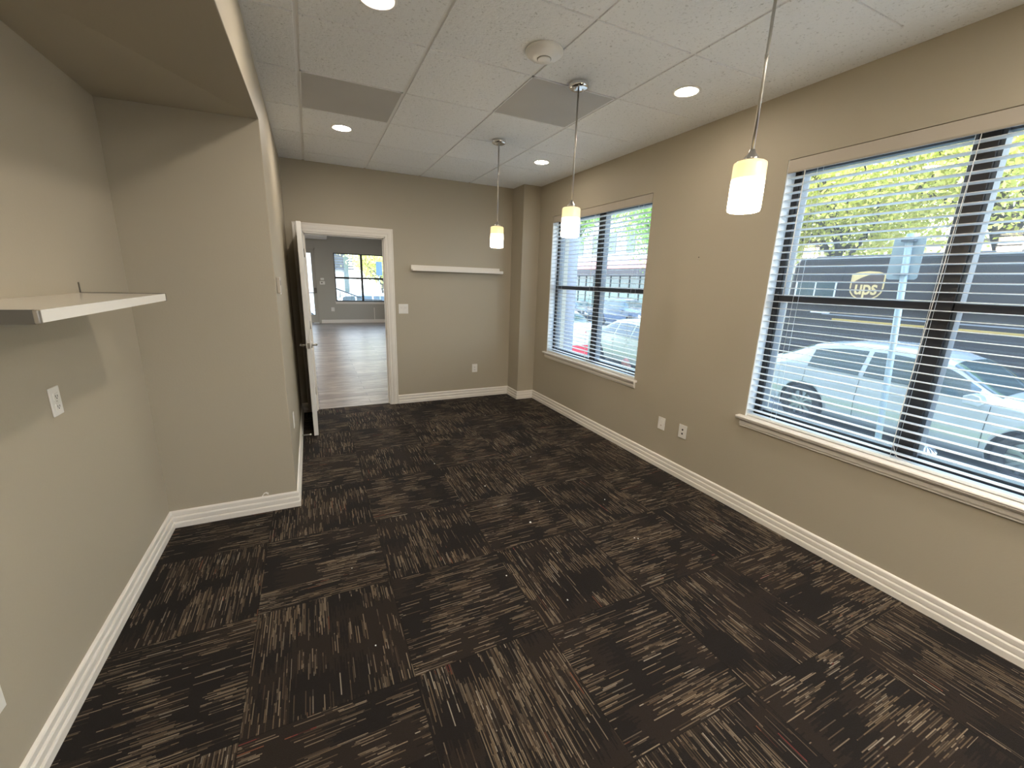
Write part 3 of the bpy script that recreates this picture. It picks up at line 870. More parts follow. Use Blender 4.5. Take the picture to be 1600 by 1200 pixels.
# ------------------------------------------------------------------ next room
structure(MB().box((-4.0, YB + 0.06, HR), (XR, YR + 0.2, HR + 0.15)).build('ceiling_next_room', mat('next_room_ceiling', (0.62, 0.62, 0.6), 0.9)))
structure(MB().box((-4.0, YB, 0), (XL - 0.0, YB + 0.12, HR)).box((XL, YB + 0.001, H + 0.6), (XR, YB + 0.12, HR)).build('wall_divider', M['wall2']))
structure(MB().box((-4.12, YB, 0), (-4.0, YR + 0.2, HR)).build('wall_far_left', M['wall2']))
FD0, FD1 = -0.62, 0.250
wall_with_holes('wall_far', 'y', YR, YR + 0.25, -4.0, XR, 0, HR, [(FD0, FD1, 0, 2.42), (0.78, 2.48, 0.72, 2.30), (-3.4, -1.6, 0.72, 2.30)], M['wall2'])
baseboard('baseboard_far', [(XR, YR), (FD1 + 0.03, YR)])
def far_window(idx, x0, x1):
    w = empty('window_%d' % idx, ((x0+x1)/2, YR, 0.72)); structure(w)
    o = (-(x0+x1)/2, -YR, -0.72)
    ya, yb = YR + 0.03, YR + 0.09
    f = MB(); f.box((x0, ya, 0.72), (x0 + 0.03, yb, 2.30)).box((x1 - 0.03, ya, 0.72), (x1, yb, 2.30)).box((x0, ya, 2.27), (x1, yb, 2.30)).box((x0, ya, 0.72), (x1, yb, 0.76))
    f.build('frame', M['bronze'], w, offset=o)
    xc = (x0+x1)/2 + 0.02
    MB().box((xc - 0.035, ya - 0.002, 0.72), (xc + 0.035, yb, 2.30)).build('mullion', M['bronze'], w, offset=o)
    MB().box((x0, ya - 0.001, 1.475), (x1, yb, 1.535)).build('meeting_rail', M['bronze'], w, offset=o)
    MB().box((x0 + 0.01, yb - 0.03, 0.73), (x1 - 0.01, yb - 0.026, 2.29)).build('pane', M['glass'], w, offset=o)
    MB().box((x0 - 0.04, YR - 0.04, 0.70), (x1 + 0.04, YR + 0.03, 0.72)).box((x0 - 0.02, YR - 0.015, 0.645), (x1 + 0.02, YR, 0.70)).build('sill', M['white'], w, offset=o)
far_window(3, 0.78, 2.48)
far_window(8, -3.4, -1.6)
d = empty('door_2', ((FD0 + FD1)/2, YR + 0.08, 0)); structure(d)
hw = (FD1 - FD0)/2
f = MB(); f.box((-hw, -0.08, 0), (-hw + 0.04, 0.02, 2.42)).box((hw - 0.04, -0.08, 0), (hw, 0.02, 2.42)).box((-hw, -0.08, 2.38), (hw, 0.02, 2.42))
f.build('frame', M['wall2'], d)
f = MB(); f.box((-hw + 0.04, -0.05, 0.01), (-hw + 0.15, -0.01, 2.38)).box((hw - 0.15, -0.05, 0.01), (hw - 0.04, -0.01, 2.38)).box((-hw + 0.15, -0.05, 2.26), (hw - 0.15, -0.01, 2.38)).box((-hw + 0.15, -0.05, 0.01), (hw - 0.15, -0.01, 0.28))
f.build('leaf', M['wall2'], d, bevel=0.003)
MB().box((-hw + 0.15, -0.035, 0.28), (hw - 0.15, -0.03, 2.26)).build('pane', M['glass'], d)
MB().box((hw - 0.13, -0.10, 1.00), (hw - 0.05, -0.05, 1.16)).build('lock_case', M['steel'], d, bevel=0.005)
MB().tube([(-hw + 0.12, -0.05, 1.0), (-hw + 0.12, -0.10, 1.0), (hw - 0.12, -0.10, 1.0), (hw - 0.12, -0.05, 1.0)], 0.014, 10).build('push_bar', M['nickel'], d)

a = empty('air_conditioner', (0.20, YR, 2.70))
tag(a, 'white wall air conditioner high in the next room, above the glass door', 'air conditioner')
MB().prism([(0, 0), (-0.16, 0.0), (-0.21, 0.05), (-0.21, 0.24), (-0.19, 0.28), (0, 0.28)], (-0.42, 0, 0), (0, 1, 0), (0, 0, 1), (0.84, 0, 0)).build('casing', M['plastic'], a, bevel=0.02, seg=3)
MB().box((-0.38, -0.17, -0.004), (0.38, -0.06, 0.003)).build('louvre', M['grid'], a)
a = empty('alarm_keypad', (0.40, YR, 1.33))
tag(a, 'white alarm keypad on the far wall of the next room beside its glass door', 'keypad')
MB().box((-0.09, -0.028, -0.06), (0.07, -0.0005, 0.05)).build('body', M['plastic'], a, bevel=0.006)
MB().box((-0.05, -0.030, -0.015), (0.0, -0.027, 0.02)).build('screen', M['steel'], a)
a = empty('door_chime', (0.40, YR, 1.45))
tag(a, 'small white box just above the keypad on the far wall of the next room', 'wall box')
MB().box((-0.06, -0.025, -0.035), (0.05, -0.0005, 0.035)).build('body', M['plastic'], a, bevel=0.006)
plate('wall_outlet', (0.655, YR, 0.46), 'y-', 'white outlet below the window on the far wall of the next room', 'outlet', 'outlet', 0.10, 0.13)
c = MB().box((1.99, YR - 0.012, 0.10), (2.01, YR - 0.0005, 0.52)).build('cable_channel', M['white'])
tag(c, 'thin vertical white cable channel below the far window of the next room', 'cable channel')
# unseen lamps added to brighten the next room
M['next_room_fill'] = emis('next_room_fill_lens', (1.0, 0.93, 0.85), 600.0)
for k, (x, y) in enumerate(((-2, 7.5), (1, 7.5), (-2, 11), (1, 11))):
    o = copy_tree(c0); o.location = (x, y, HR)
    ln = [q for q in o.children if q.name.startswith('lens')][0]; ln.data = ln.data.copy(); ln.data.materials[0] = M['next_room_fill']
    tag(o, 'added ceiling light brightening the next room, ' + ('near the doorway on the left', 'near the doorway on the right', 'far row on the left', 'far row on the right')[k], 'ceiling light', 'added lights of the next room')

# ------------------------------------------------------------------ outside: ground
def slab(name, x0, x1, y0, y1, dz, material, th=0.12, stuff=False):
    mb = MB(); v = []
    for (x, y) in ((x0, y0), (x1, y0), (x1, y1), (x0, y1)):
        v.append(mb.bm.verts.new((x, y, gz(y) + dz)))
    for (x, y) in ((x0, y0), (x1, y0), (x1, y1), (x0, y1)):
        v.append(mb.bm.verts.new((x, y, gz(y) + dz - th)))
    for f in ((0,1,2,3), (7,6,5,4), (0,4,5,1), (1,5,6,2), (2,6,7,3), (3,7,4,0)):
        mb.bm.faces.new([v[i] for i in f])
    o = mb.build(name, material)
    if not stuff: structure(o)
    return o
slab('ground_street', 7.55, 70, -40, 100, 0, M['asphalt'])
slab('ground_sidewalk', XE + 0.001, 6.6, -40, 100, 0.12, M['concrete'], 0.4)
slab('ground_curb', 7.40, 7.56, -40, 100, 0.13, M['concrete'], 0.3)
tag(slab('grass_strip', 6.6, 7.40, -40, 100, 0.125, M['grass'], 0.3, True), 'strip of grass between sidewalk and curb', 'grass', kind='stuff')
slab('ground_forecourt', -60, XE, YR + 0.26, 100, 0.10, M['concrete'], 0.3)
slab('ground_far_sidewalk', 20.6, 26, -40, 100, 0.13, M['concrete'], 0.3)
# concrete pillar of the same building
p_ = empty('concrete_pillar', (4.05, 6.33, gz(6.33) + 0.12))
tag(p_, 'grey round concrete pillar outside the far window at its left', 'pillar')
MB().cyl((0, 0, 0.02), (0, 0, 4.6), 0.17, n=32).build('shaft', M['pillar'], p_)
MB().box((-0.24, -0.24, 0), (0.24, 0.24, 0.25)).build('plinth', M['pillar'], p_, bevel=0.02)

# ------------------------------------------------------------------ vehicles
def lerp_tab(tab, t):
    for (a, va), (b, vb) in zip(tab, tab[1:]):
        if t <= b:
            k = 0 if b == a else max(0, (t - a)/(b - a))
            k = k*k*(3-2*k)*0.5 + k*0.5
            return va + (vb - va)*k
    return tab[-1][1]

SEDAN = dict(L=4.60, Wd=1.82, hub=0.325, rw=0.205, fw=0.800,
    top=[(0, .70), (.012, .92), (.03, 1.03), (.14, 1.09), (.20, 1.14), (.34, 1.415), (.45, 1.455), (.52, 1.44), (.58, 1.38), (.725, 1.03), (.80, .985), (.93, .88), (.975, .77), (.992, .62), (1, .50)],
    belt=[(0, .60), (.03, .90), (.12, .96), (.5, .93), (.72, .90), (.9, .80), (.975, .66), (1, .44)],
    bot=[(0, .42), (.03, .28), (.1, .22), (.9, .20), (.97, .24), (1, .36)],
    wid=[(0, .72), (.03, .88), (.12, .96), (.3, 1.0), (.7, 1.0), (.88, .96), (.96, .86), (1, .62)],
    side=[(.215, .375), (.385, .525), (.535, .665)], fw_glass=(.592, .715), rw_glass=(.205, .325))
SUV = dict(L=4.85, Wd=1.95, hub=0.38, rw=0.195, fw=0.795,
    top=[(0, .75), (.015, 1.10), (.05, 1.55), (.11, 1.74), (.3, 1.80), (.5, 1.79), (.57, 1.72), (.70, 1.27), (.78, 1.21), (.92, 1.12), (.98, .98), (1, .62)],
    belt=[(0, .66), (.02, 1.0), (.10, 1.10), (.5, 1.08), (.7, 1.06), (.92, .98), (.98, .84), (1, .54)],
    bot=[(0, .48), (.03, .34), (.1, .30), (.9, .28), (.97, .32), (1, .42)],
    wid=[(0, .80), (.02, .92), (.1, .98), (.3, 1.0), (.75, 1.0), (.9, .97), (.97, .88), (1, .7)],
    side=[(.085, .21), (.225, .385), (.40, .56), (.57, .64)], fw_glass=(.58, .69), rw_glass=(.030, .095))

HATCH = dict(SEDAN, top=[(0, .72), (.012, .95), (.03, 1.06), (.07, 1.13), (.20, 1.40), (.33, 1.495), (.45, 1.505), (.52, 1.475), (.58, 1.39), (.725, 1.03), (.80, .985), (.93, .88), (.975, .77), (.992, .62), (1, .50)],
    side=[(.205, .375), (.39, .53), (.545, .668)], rw_glass=(.075, .19))

def make_car(spec, paint, name, loc, rz, label, group=None, fin=True, folded=None):
    L, Wd = spec['L'], spec['Wd']
    root = empty(name, loc, rz)
    tag(root, label, 'car', group)
    def S(t, s):
        """surface point; t along the length (0 rear, 1 front), s from 0 (sill) .. 1 (belt) .. 2 (roof edge) .. 3 (centre top)"""
        x = (t - 0.5)*L
        hw = Wd/2*lerp_tab(spec['wid'], t)
        zt, zb, z0 = lerp_tab(spec['top'], t), lerp_tab(spec['belt'], t), lerp_tab(spec['bot'], t)
        gh = max(0.0, zt - zb)
        k = min(1.0, gh/0.45)
        inset = hw*(0.10 + 0.17*k)*min(1, gh/0.1)
        ze = zb + gh*(0.62 + 0.25*k)
        if s <= 1:
            y = hw*(0.93 + 0.07*math.sin(math.pi*min(1, s*1.15)*0.8)) ; z = z0 + (zb - z0)*s
            if s > 0.85: y -= hw*0.02*(s - 0.85)/0.15
        elif s <= 2:
            q = s - 1
            y = hw*(0.97 + 0.0) - inset*(q**1.15); z = zb + (ze - zb)*q
        else:
            q = s - 2
            y0_ = hw*0.97 - inset
            y = y0_*math.cos(q*math.pi/2)**0.8; z = ze + (zt - ze)*math.sin(q*math.pi/2)**0.75
        return Vector((x, y, z))
    nt = 56
    ss = [0, .12, .3, .5, .7, .85, .95, 1, 1.15, 1.4, 1.7, 1.9, 2, 2.12, 2.3, 2.55, 2.8, 3]
    bm = bmesh.new()
    rows = []
    for i in range(nt + 1):
        t = i/nt
        half = [S(t, s_) for s_ in ss]
        ring = [Vector((half[0].x, 0, half[0].z))] + half + [Vector((p.x, -p.y, p.z)) for p in half[-2::-1]]
        rows.append([bm.verts.new(p) for p in ring])
    for A, B in zip(rows, rows[1:]):
        for k in range(len(A)):
            bm.faces.new((A[k], A[(k+1) % len(A)], B[(k+1) % len(A)], B[k])).smooth = True
    bm.faces.new(rows[0][::-1]); bm.faces.new(rows[-1])
    bmesh.ops.recalc_face_normals(bm, faces=bm.faces)
    me = bpy.data.meshes.new('body'); bm.to_mesh(me); bm.free(); me.materials.append(paint); me.materials.append(M['slot'])
    body = bpy.data.objects.new('body', me); COL.objects.link(body)
    # wheel arches
    cut = MB()
    for tw in (spec['rw'], spec['fw']):
        for sgn in (1, -1):
            cut.cyl(((tw-.5)*L, sgn*(Wd/2 - 0.26), spec['hub']), ((tw-.5)*L, sgn*(Wd/2 + 0.2), spec['hub']), spec['hub'] + 0.06, n=36)
    cut = cut.build('arch_cut', M['slot'])
    bo = body.modifiers.new('arch', 'BOOLEAN'); bo.operation = 'DIFFERENCE'; bo.object = cut; bo.solver = 'EXACT'
    dg = bpy.context.evaluated_depsgraph_get()
    nm = bpy.data.meshes.new_from_object(body.evaluated_get(dg))
    body.modifiers.clear(); body.data = nm; body.name = 'body'
    bpy.data.objects.remove(cut, do_unlink=True)
    body.parent = root
    def patch(t0, t1, s0, s1, nm_, m_, both=True, off=0.006, nt_=8, ns_=5, parent=None, skew=0.0):
        outs = []
        for sgn in ((1, -1) if both else (1,)):
            bm = bmesh.new(); g = []
            for i in range(nt_ + 1):
                r_ = []
                for j in range(ns_ + 1):
                    q = j/ns_
                    tt = t0 + (t1 - t0)*i/nt_
                    s_ = s0 + (s1 - s0)*q
                    if s_ > 3: p = S(tt, 6 - s_); p.y = -p.y
                    else: p = S(tt, s_)
                    e = 1e-3
                    sa = min(s_, 2.98) if s_ <= 3 else None
                    if s_ <= 3:
                        d1 = S(min(1, tt + e), min(s_, 2.99)) - S(tt, min(s_, 2.99)); d2 = S(tt, min(s_ + e, 3)) - S(tt, min(s_, 3) - e)
                        nn = d1.cross(d2).normalized()
                        if nn.y < 0 and s_ < 2: nn = -nn
                        if nn.z < 0 and s_ >= 2: nn = -nn
                    else:
                        d1 = S(min(1, tt + e), 6 - s_) - S(tt, 6 - s_); d2 = S(tt, 6 - s_) - S(tt, 6 - s_ - e)
                        nn = d1.cross(d2).normalized()
                        if nn.z < 0: nn = -nn
                        nn.y = -nn.y
                    p = p + nn*off
                    r_.append(bm.verts.new((p.x, p.y*sgn, p.z)))
                g.append(r_)
            for A, B in zip(g, g[1:]):
                for k in range(ns_): bm.faces.new((A[k], A[k+1], B[k+1], B[k])).smooth = True
            bmesh.ops.recalc_face_normals(bm, faces=bm.faces)
            me = bpy.data.meshes.new(nm_); bm.to_mesh(me); bm.free(); me.materials.append(m_)
            o = bpy.data.objects.new(nm_, me); COL.objects.link(o); o.parent = parent or root
            outs.append(o)
        return outs
    for (a, b) in spec['side']:
        patch(a, b, 1.10, 1.88, 'side_window', M['car_glass'])
    patch(*spec['fw_glass'], 2.08, 3.92, 'windshield', M['car_glass'], False, ns_=14, off=0.008)
    patch(*spec['rw_glass'], 2.10, 3.90, 'rear_window', M['car_glass'], False, ns_=14, off=0.008)
    sd_ = spec['side']
    for a in (sd_[0][0] - 0.005, (sd_[0][1] + sd_[1][0])/2, spec['fw_glass'][1] - 0.012):
        patch(a, a + 0.0016, 0.12, 1.02, 'door_gap', M['slot'], off=0.003, nt_=1, ns_=8)
    for a in ((sd_[0][1] + sd_[1][0])/2 - 0.055, (sd_[1][1] + sd_[2][0])/2 - 0.055):
        patch(a, a + 0.045, 0.80, 0.86, 'door_handle', paint, off=0.03, nt_=3, ns_=2)
    patch(.985, .999, 0.15, 0.55, 'bumper_grille', M['slot'], off=0.004)
    patch(.93, .985, 0.72, 0.98, 'headlight', M['lamp_clear'], off=0.006)
    patch(.004, .05, 0.62, 0.95, 'tail_lamp', M['lamp_red'], off=0.006)
    for sgn in (1, -1):
        mm = MB(); tm = spec['fw_glass'][1] - 0.035
        base = S(tm, 1.05)
        mm.prism([(-0.10, 0.0), (-0.11, 0.10), (-0.03, 0.145), (0.05, 0.12), (0.09, 0.04), (0.05, -0.01)], (base.x, base.y*sgn + sgn*0.06, base.z), (1, 0, 0), (0, 0, 1), (0, sgn*0.17, 0))
        mm.box((base.x - 0.03, min(base.y*sgn - 0.02*sgn, base.y*sgn + 0.08*sgn), base.z + 0.005), (base.x + 0.03, max(base.y*sgn - 0.02*sgn, base.y*sgn + 0.08*sgn), base.z + 0.035))
        mm.build('mirror', paint, root, bevel=0.02, seg=3)
    for tw in (spec['rw'], spec['fw']):
        for sgn in (1, -1):
            cx, cy, cz, rr = (tw-.5)*L, sgn*(Wd/2 - 0.125), spec['hub'], spec['hub']
            w_ = MB()
            n_ = 36
            prof = [(rr*0.66, -0.10), (rr*0.93, -0.105), (rr, -0.085), (rr, 0.085), (rr*0.93, 0.105), (rr*0.66, 0.10)]
            rings = [[w_.bm.verts.new((cx + r_*math.cos(2*math.pi*k/n_), cy + d_, cz + r_*math.sin(2*math.pi*k/n_))) for k in range(n_)] for r_, d_ in prof]
            rings.append(rings[0])
            for A, B in zip(rings, rings[1:]):
                for k in range(n_): w_.bm.faces.new((A[k], A[(k+1)%n_], B[(k+1)%n_], B[k])).smooth = True
            wh = w_.build('wheel', M['rubber'], root)
            q = MB()
            q.cyl((cx, cy + sgn*0.02, cz), (cx, cy + sgn*0.03, cz), rr*0.66)
            q.cyl((cx, cy, cz), (cx, cy + sgn*0.085, cz), rr*0.13)
            for k in range(10):
                an = 2*math.pi*k/10
                dx, dz = math.cos(an), math.sin(an)
                px, pz = -dz, dx
                w2 = 0.018
                pts = [(cx + dx*rr*0.1 + px*w2, cz + dz*rr*0.1 + pz*w2), (cx + dx*rr*0.1 - px*w2, cz + dz*rr*0.1 - pz*w2), (cx + dx*rr*0.64 - px*w2, cz + dz*rr*0.64 - pz*w2), (cx + dx*rr*0.64 + px*w2, cz + dz*rr*0.64 + pz*w2)]
                q.prism(pts, (0, cy + sgn*0.05, 0), (1, 0, 0), (0, 0, 1), (0, sgn*0.03, 0))
            q.build('rim', M['alloy'], wh)
    if fin:
        f_ = MB(); b0 = S(0.37, 3)
        f_.prism([(0, -0.01), (0.13, -0.01), (0.03, 0.05), (0.0, 0.055)], (b0.x, -0.012, b0.z), (1, 0, 0), (0, 0, 1), (0, 0.024, 0))
        f_.build('roof_antenna', paint, root, bevel=0.004)
    # tilt with the street
    root.rotation_euler = (0, 0, rz)
    return root

def park(spec, paint, name, x_side, y_mid, heading, label, group=None, **k):
    """heading -1: nose towards -y, +1: nose towards +y; x_side = the side nearest this building"""
    x = x_side + spec['Wd']/2
    return make_car(spec, paint, name, (x, y_mid, gz(y_mid) + 0.005), -math.pi/2 if heading < 0 else math.pi/2, label, group, **k)

park(HATCH, M['silver'], 'silver_sedan', 7.80, 2.92, -1, 'silver sedan parked at the curb outside the near window, in front of the brown truck')
park(SEDAN, M['green_silver'], 'parked_sedan', 8.0, 9.25, -1, 'pale sedan parked at the curb outside the far window', fin=False)
park(SEDAN, M['white_paint'], 'white_sedan', 8.3, 14.6, -1, 'white sedan parked farther along the curb, seen left through the far window')
park(SUV, M['navy'], 'dark_suv', 17.6, 21.6, -1, 'dark blue sport utility vehicle parked across the street')
park(SEDAN, M['black_paint'], 'dark_sedan', 18.4, 28.2, -1, 'small dark car across the street, left of the dark sport utility vehicle')

# ------------------------------------------------------------------ delivery truck
TX = 11.5
TY0, TY1 = -1.6, 7.02           # tail .. nose; the nose points to +y
tz = gz(3) - 0.02
tr_ = empty('delivery_truck', (TX, 3.0, tz))
tag(tr_, 'brown delivery truck with gold shield logo outside the near window', 'truck')
# local: x 0 is the side facing the room, depth to +2.3; y = world y - 3
y0, y1 = TY0 - 3, TY1 - 3
TH = 3.14
body = [(y0, .55), (y0, TH - .08), (y0 + .08, TH), (y1 - .30, TH), (y1 - .10, TH - .05), (y1 + .02, TH - .18), (y1 + .10, 1.75), (y1 + .12, 1.45), (y1 + .35, 1.30), (y1 + .42, 1.10), (y1 + .42, .55)]
MB().prism(body, (0, 0, 0), (0, 1, 0), (0, 0, 1), (2.3, 0, 0)).build('body', M['truck'], tr_, bevel=0.05, seg=3)
MB().box((-0.02, y0 + 0.03, TH - 0.10), (0.02, y1 - 0.9, TH - 0.045)).build('roof_rail', M['truck'], tr_)
for z in (1.05, 2.35):
    MB().box((-0.014, y0 + .1, z), (0.004, y1 - 1.3, z + 0.035)).build('rub_rail', M['truck'], tr_)
MB().box((-0.012, y0 + .1, 1.635), (0.004, y1 - 1.10, 1.675)).build('gold_stripe', M['gold'], tr_)
MB().box((-0.018, y0 + .1, 1.75), (0.004, y1 - 0.85, 1.775)).build('pale_stripe', mat('pale_stripe_paint', (0.35, 0.36, 0.40), 0.4), tr_)
# cab side window with a light frame, door lines, grab handle
wy0, wy1, wz0, wz1 = y1 - 1.03, y1 - 0.12, 2.02, 2.52
MB().box((-0.006, wy0, wz0), (0.01, wy1, wz1)).build('cab_window', M['pale_glass'], tr_)
fr_ = MB()
for q in ((wy0 - .02, wz0 - .02, wy0 + .012, wz1 + .02), (wy1 - .012, wz0 - .02, wy1 + .02, wz1 + .02), (wy0, wz1, wy1, wz1 + .025), ((wy0 + wy1)/2 - .015, wz0, (wy0 + wy1)/2 + .015, wz1)):
    fr_.box((-0.014, q[0], q[1]), (0.0, q[2], q[3]))
fr_.build('window_frame', M['grid'], tr_)
MB().tube([(0, wy0 + .02, 1.80), (-0.06, wy0 + .02, 1.79), (-0.06, wy0 + .42, 1.79), (0, wy0 + .42, 1.80)], 0.016, 8).build('grab_handle', M['grid'], tr_)
for yy in (wy0 - .12, wy1 + .06):
    MB().box((-0.004, yy - 0.006, .75), (0.004, yy + 0.006, 2.95)).build('door_gap', M['slot'], tr_)
mi = MB(); mi.box((-0.30, y1 + .02, 1.62), (-0.06, y1 + .07, 2.02)); mi.tube([(0.05, y1 - .1, 2.05), (-0.18, y1 + .045, 2.04)], 0.015, 8); mi.tube([(0.05, y1 - .1, 1.6), (-0.18, y1 + .045, 1.62)], 0.015, 8)
mi.build('mirror', M['grid'], tr_, bevel=0.01)
MB().box((0.12, y1 - .06, 1.75), (2.18, y1 + 0.0, 2.6), ).build('windshield_lower', M['car_glass'], tr_) if False else None
for yy in (y0 + 1.9, y1 - 0.55):
    for xx in (0.02, 2.02):
        wh = MB().cyl((xx, yy, .44), (xx + .26, yy, .44), .44, n=40).build('wheel', M['rubber'], tr_, bevel=0.03)
        MB().cyl((xx - .01, yy, .44), (xx + .27, yy, .44), .25, n=32).build('rim', M['alloy'], wh)
MB().box((-0.05, y0 - 0.12, .42), (2.35, y0, .62)).build('rear_bumper', M['slot'], tr_)
MB().box((-0.02, y1 + .40, .45), (2.32, y1 + .52, .75)).build('front_bumper', M['slot'], tr_)
# shield logo (letters read left to right for someone looking along +x, i.e. towards -y)
lw = 0.66; lh = 0.66
cy = 0.466*TX - 3.0
zt = EYE + 0.0385*TX - tz
def shield(sc, dz=0.0):
    P = []
    for (a, b) in ((-.5, -.05), (-.28, .02), (0, .045), (.28, .02), (.5, -.05)): P.append((a, b))
    P += [(.5, -.52), (.47, -.68), (.38, -.80), (.22, -.90), (0, -1.0), (-.22, -.90), (-.38, -.80), (-.47, -.68), (-.5, -.52)]
    return [(a*lw*sc, (b + .48)*lh*sc) for a, b in P]
lc = zt - .48*lh
MB().prism(shield(1.0), (-0.006, cy, lc), (0, -1, 0), (0, 0, 1), (0.005, 0, 0)).build('logo_shield', M['logo_gold'], tr_)
MB().prism(shield(0.91), (-0.010, cy, lc), (0, -1, 0), (0, 0, 1), (0.004, 0, 0)).build('logo_field', M['logo_brown'], tr_)
# gold swoosh in the upper corner of the shield
arc = [(-.45, -.06), (-.25, -.005), (0, .012), (.30, -.015)] + [(.18, -.04), (.0, -.09), (-.18, -.17), (-.34, -.27), (-.45, -.36)]
MB().prism([(a*lw, (b + .48)*lh) for a, b in arc], (-0.013, cy, lc), (0, -1, 0), (0, 0, 1), (0.003, 0, 0)).build('logo_swoosh', M['logo_gold'], tr_)
def text_mesh(body, size, mtl, offset=0.0, extrude=0.002):
    cu = bpy.data.curves.new('lettering', 'FONT'); cu.body = body; cu.size = size; cu.align_x = 'CENTER'; cu.align_y = 'CENTER'
    cu.extrude = extrude; cu.offset = offset; cu.space_character = 0.93
    o = bpy.data.objects.new('lettering', cu); COL.objects.link(o)
    dg = bpy.context.evaluated_depsgraph_get()
    me = bpy.data.meshes.new_from_object(o.evaluated_get(dg))
    bpy.data.objects.remove(o, do_unlink=True)
    me.materials.clear(); me.materials.append(mtl)
    o = bpy.data.objects.new('lettering', me); COL.objects.link(o)
    return o
tx = text_mesh('ups', 0.40, M['logo_gold'], offset=0.006)
tx.name = 'logo_lettering'
tx.parent = tr_
tx.matrix_local = Matrix.Translation((-0.016, cy, lc - 0.03)) @ Matrix(((0, 0, -1, 0), (-1, 0, 0, 0), (0, 1, 0, 0), (0, 0, 0, 1))) @ Matrix.Diagonal((0.88, 1.15, 1, 1))

# ------------------------------------------------------------------ street furniture
sg = empty('street_sign', (6.56, 2.60, gz(2.6) + 0.12))
tag(sg, 'back of a grey street sign on a steel post beside the silver sedan', 'street sign')
zs0 = EYE + 0.025*6.7 - (gz(2.6) + 0.12); zs1 = EYE + 0.100*6.7 - (gz(2.6) + 0.12)
MB().tube([(0, -0.08, 0), (0, 0.13, zs1 + 0.03)], 0.036, 14).build('post', M['galv'], sg)
mb = MB(); rr = 0.035; hw_, hh_ = 0.155, (zs1 - zs0)/2
pl = []
for (cx, cy_, a0) in ((hw_ - rr, hh_ - rr, 0), (-hw_ + rr, hh_ - rr, 90), (-hw_ + rr, -hh_ + rr, 180), (hw_ - rr, -hh_ + rr, 270)):
    for k in range(6):
        an = R(a0 + 18*k); pl.append((cx + rr*math.cos(an), cy_ + rr*math.sin(an)))
mb.prism(pl, (0.040, 0.135, (zs0 + zs1)/2), (0, 1, 0), (0, 0, 1), (0.004, 0, 0)); mb.build('sign_plate', M['galv'], sg)
for z in (zs0 + 0.06, zs1 - 0.05):
    MB().box((-0.042, 0.06, z - 0.012), (0.041, 0.19, z + 0.012)).build('bracket', M['track'], sg)

bl = empty('bollard', (6.45, 2.04, gz(2.0) + 0.12))
tag(bl, 'round ribbed white cap on a short post low outside the near window by its mullion', 'bollard')
zc = EYE - 0.278*6.45 - (gz(2.0) + 0.12)
MB().cyl((0, 0, 0), (0, 0, zc - 0.02), 0.05, n=20).build('post', M['track'], bl)
cp_ = MB(); cp_.lathe([(0.0, zc + 0.045), (0.05, zc + 0.04), (0.105, zc), (0.105, zc - 0.03), (0.05, zc - 0.035)], n=36)
cp_.build('cap', M['white_paint'], bl)
for k in range(14):
    an = 2*math.pi*k/14
    MB().tube([(0.03*math.cos(an), 0.03*math.sin(an), zc + 0.046), (0.075*math.cos(an), 0.075*math.sin(an), zc + 0.030), (0.106*math.cos(an), 0.106*math.sin(an), zc - 0.005)], 0.006, 6).build('rib', M['track'], bl)

nb = empty('news_box', (6.3, 9.3, gz(9.3) + 0.12))
tag(nb, 'red and white street box on the sidewalk left of the pale sedan', 'news box')
MB().box((-0.25, -0.30, 0.35), (0.25, 0.30, 0.72)).build('cabinet', M['red'], nb, bevel=0.02)
MB().box((-0.25, -0.30, 0.72), (0.25, 0.30, 1.02)).build('top_cabinet', M['white_paint'], nb, bevel=0.02)
MB().box((-0.255, -0.22, 0.42), (-0.24, 0.22, 0.46)).build('stripe', M['white_paint'], nb)
MB().box((-0.18, -0.2, 0.0), (0.18, 0.2, 0.35)).build('pedestal', M['pillar'], nb)
# fire hydrant on the grass
fh = empty('fire_hydrant', (6.95, 7.95, gz(7.95) + 0.129))
tag(fh, 'small rusty hydrant on the grass strip below the pale sedan', 'hydrant')
MB().lathe([(0.0, 0), (0.13, 0), (0.13, 0.04), (0.09, 0.05), (0.085, 0.34), (0.105, 0.36), (0.10, 0.40), (0.06, 0.47), (0.02, 0.50), (0, 0.50)], n=24).build('barrel', M['hydrant'], fh)
MB().cyl((-0.15, 0, 0.27), (0.15, 0, 0.27), 0.045, n=16).build('side_cap', M['hydrant'], fh)

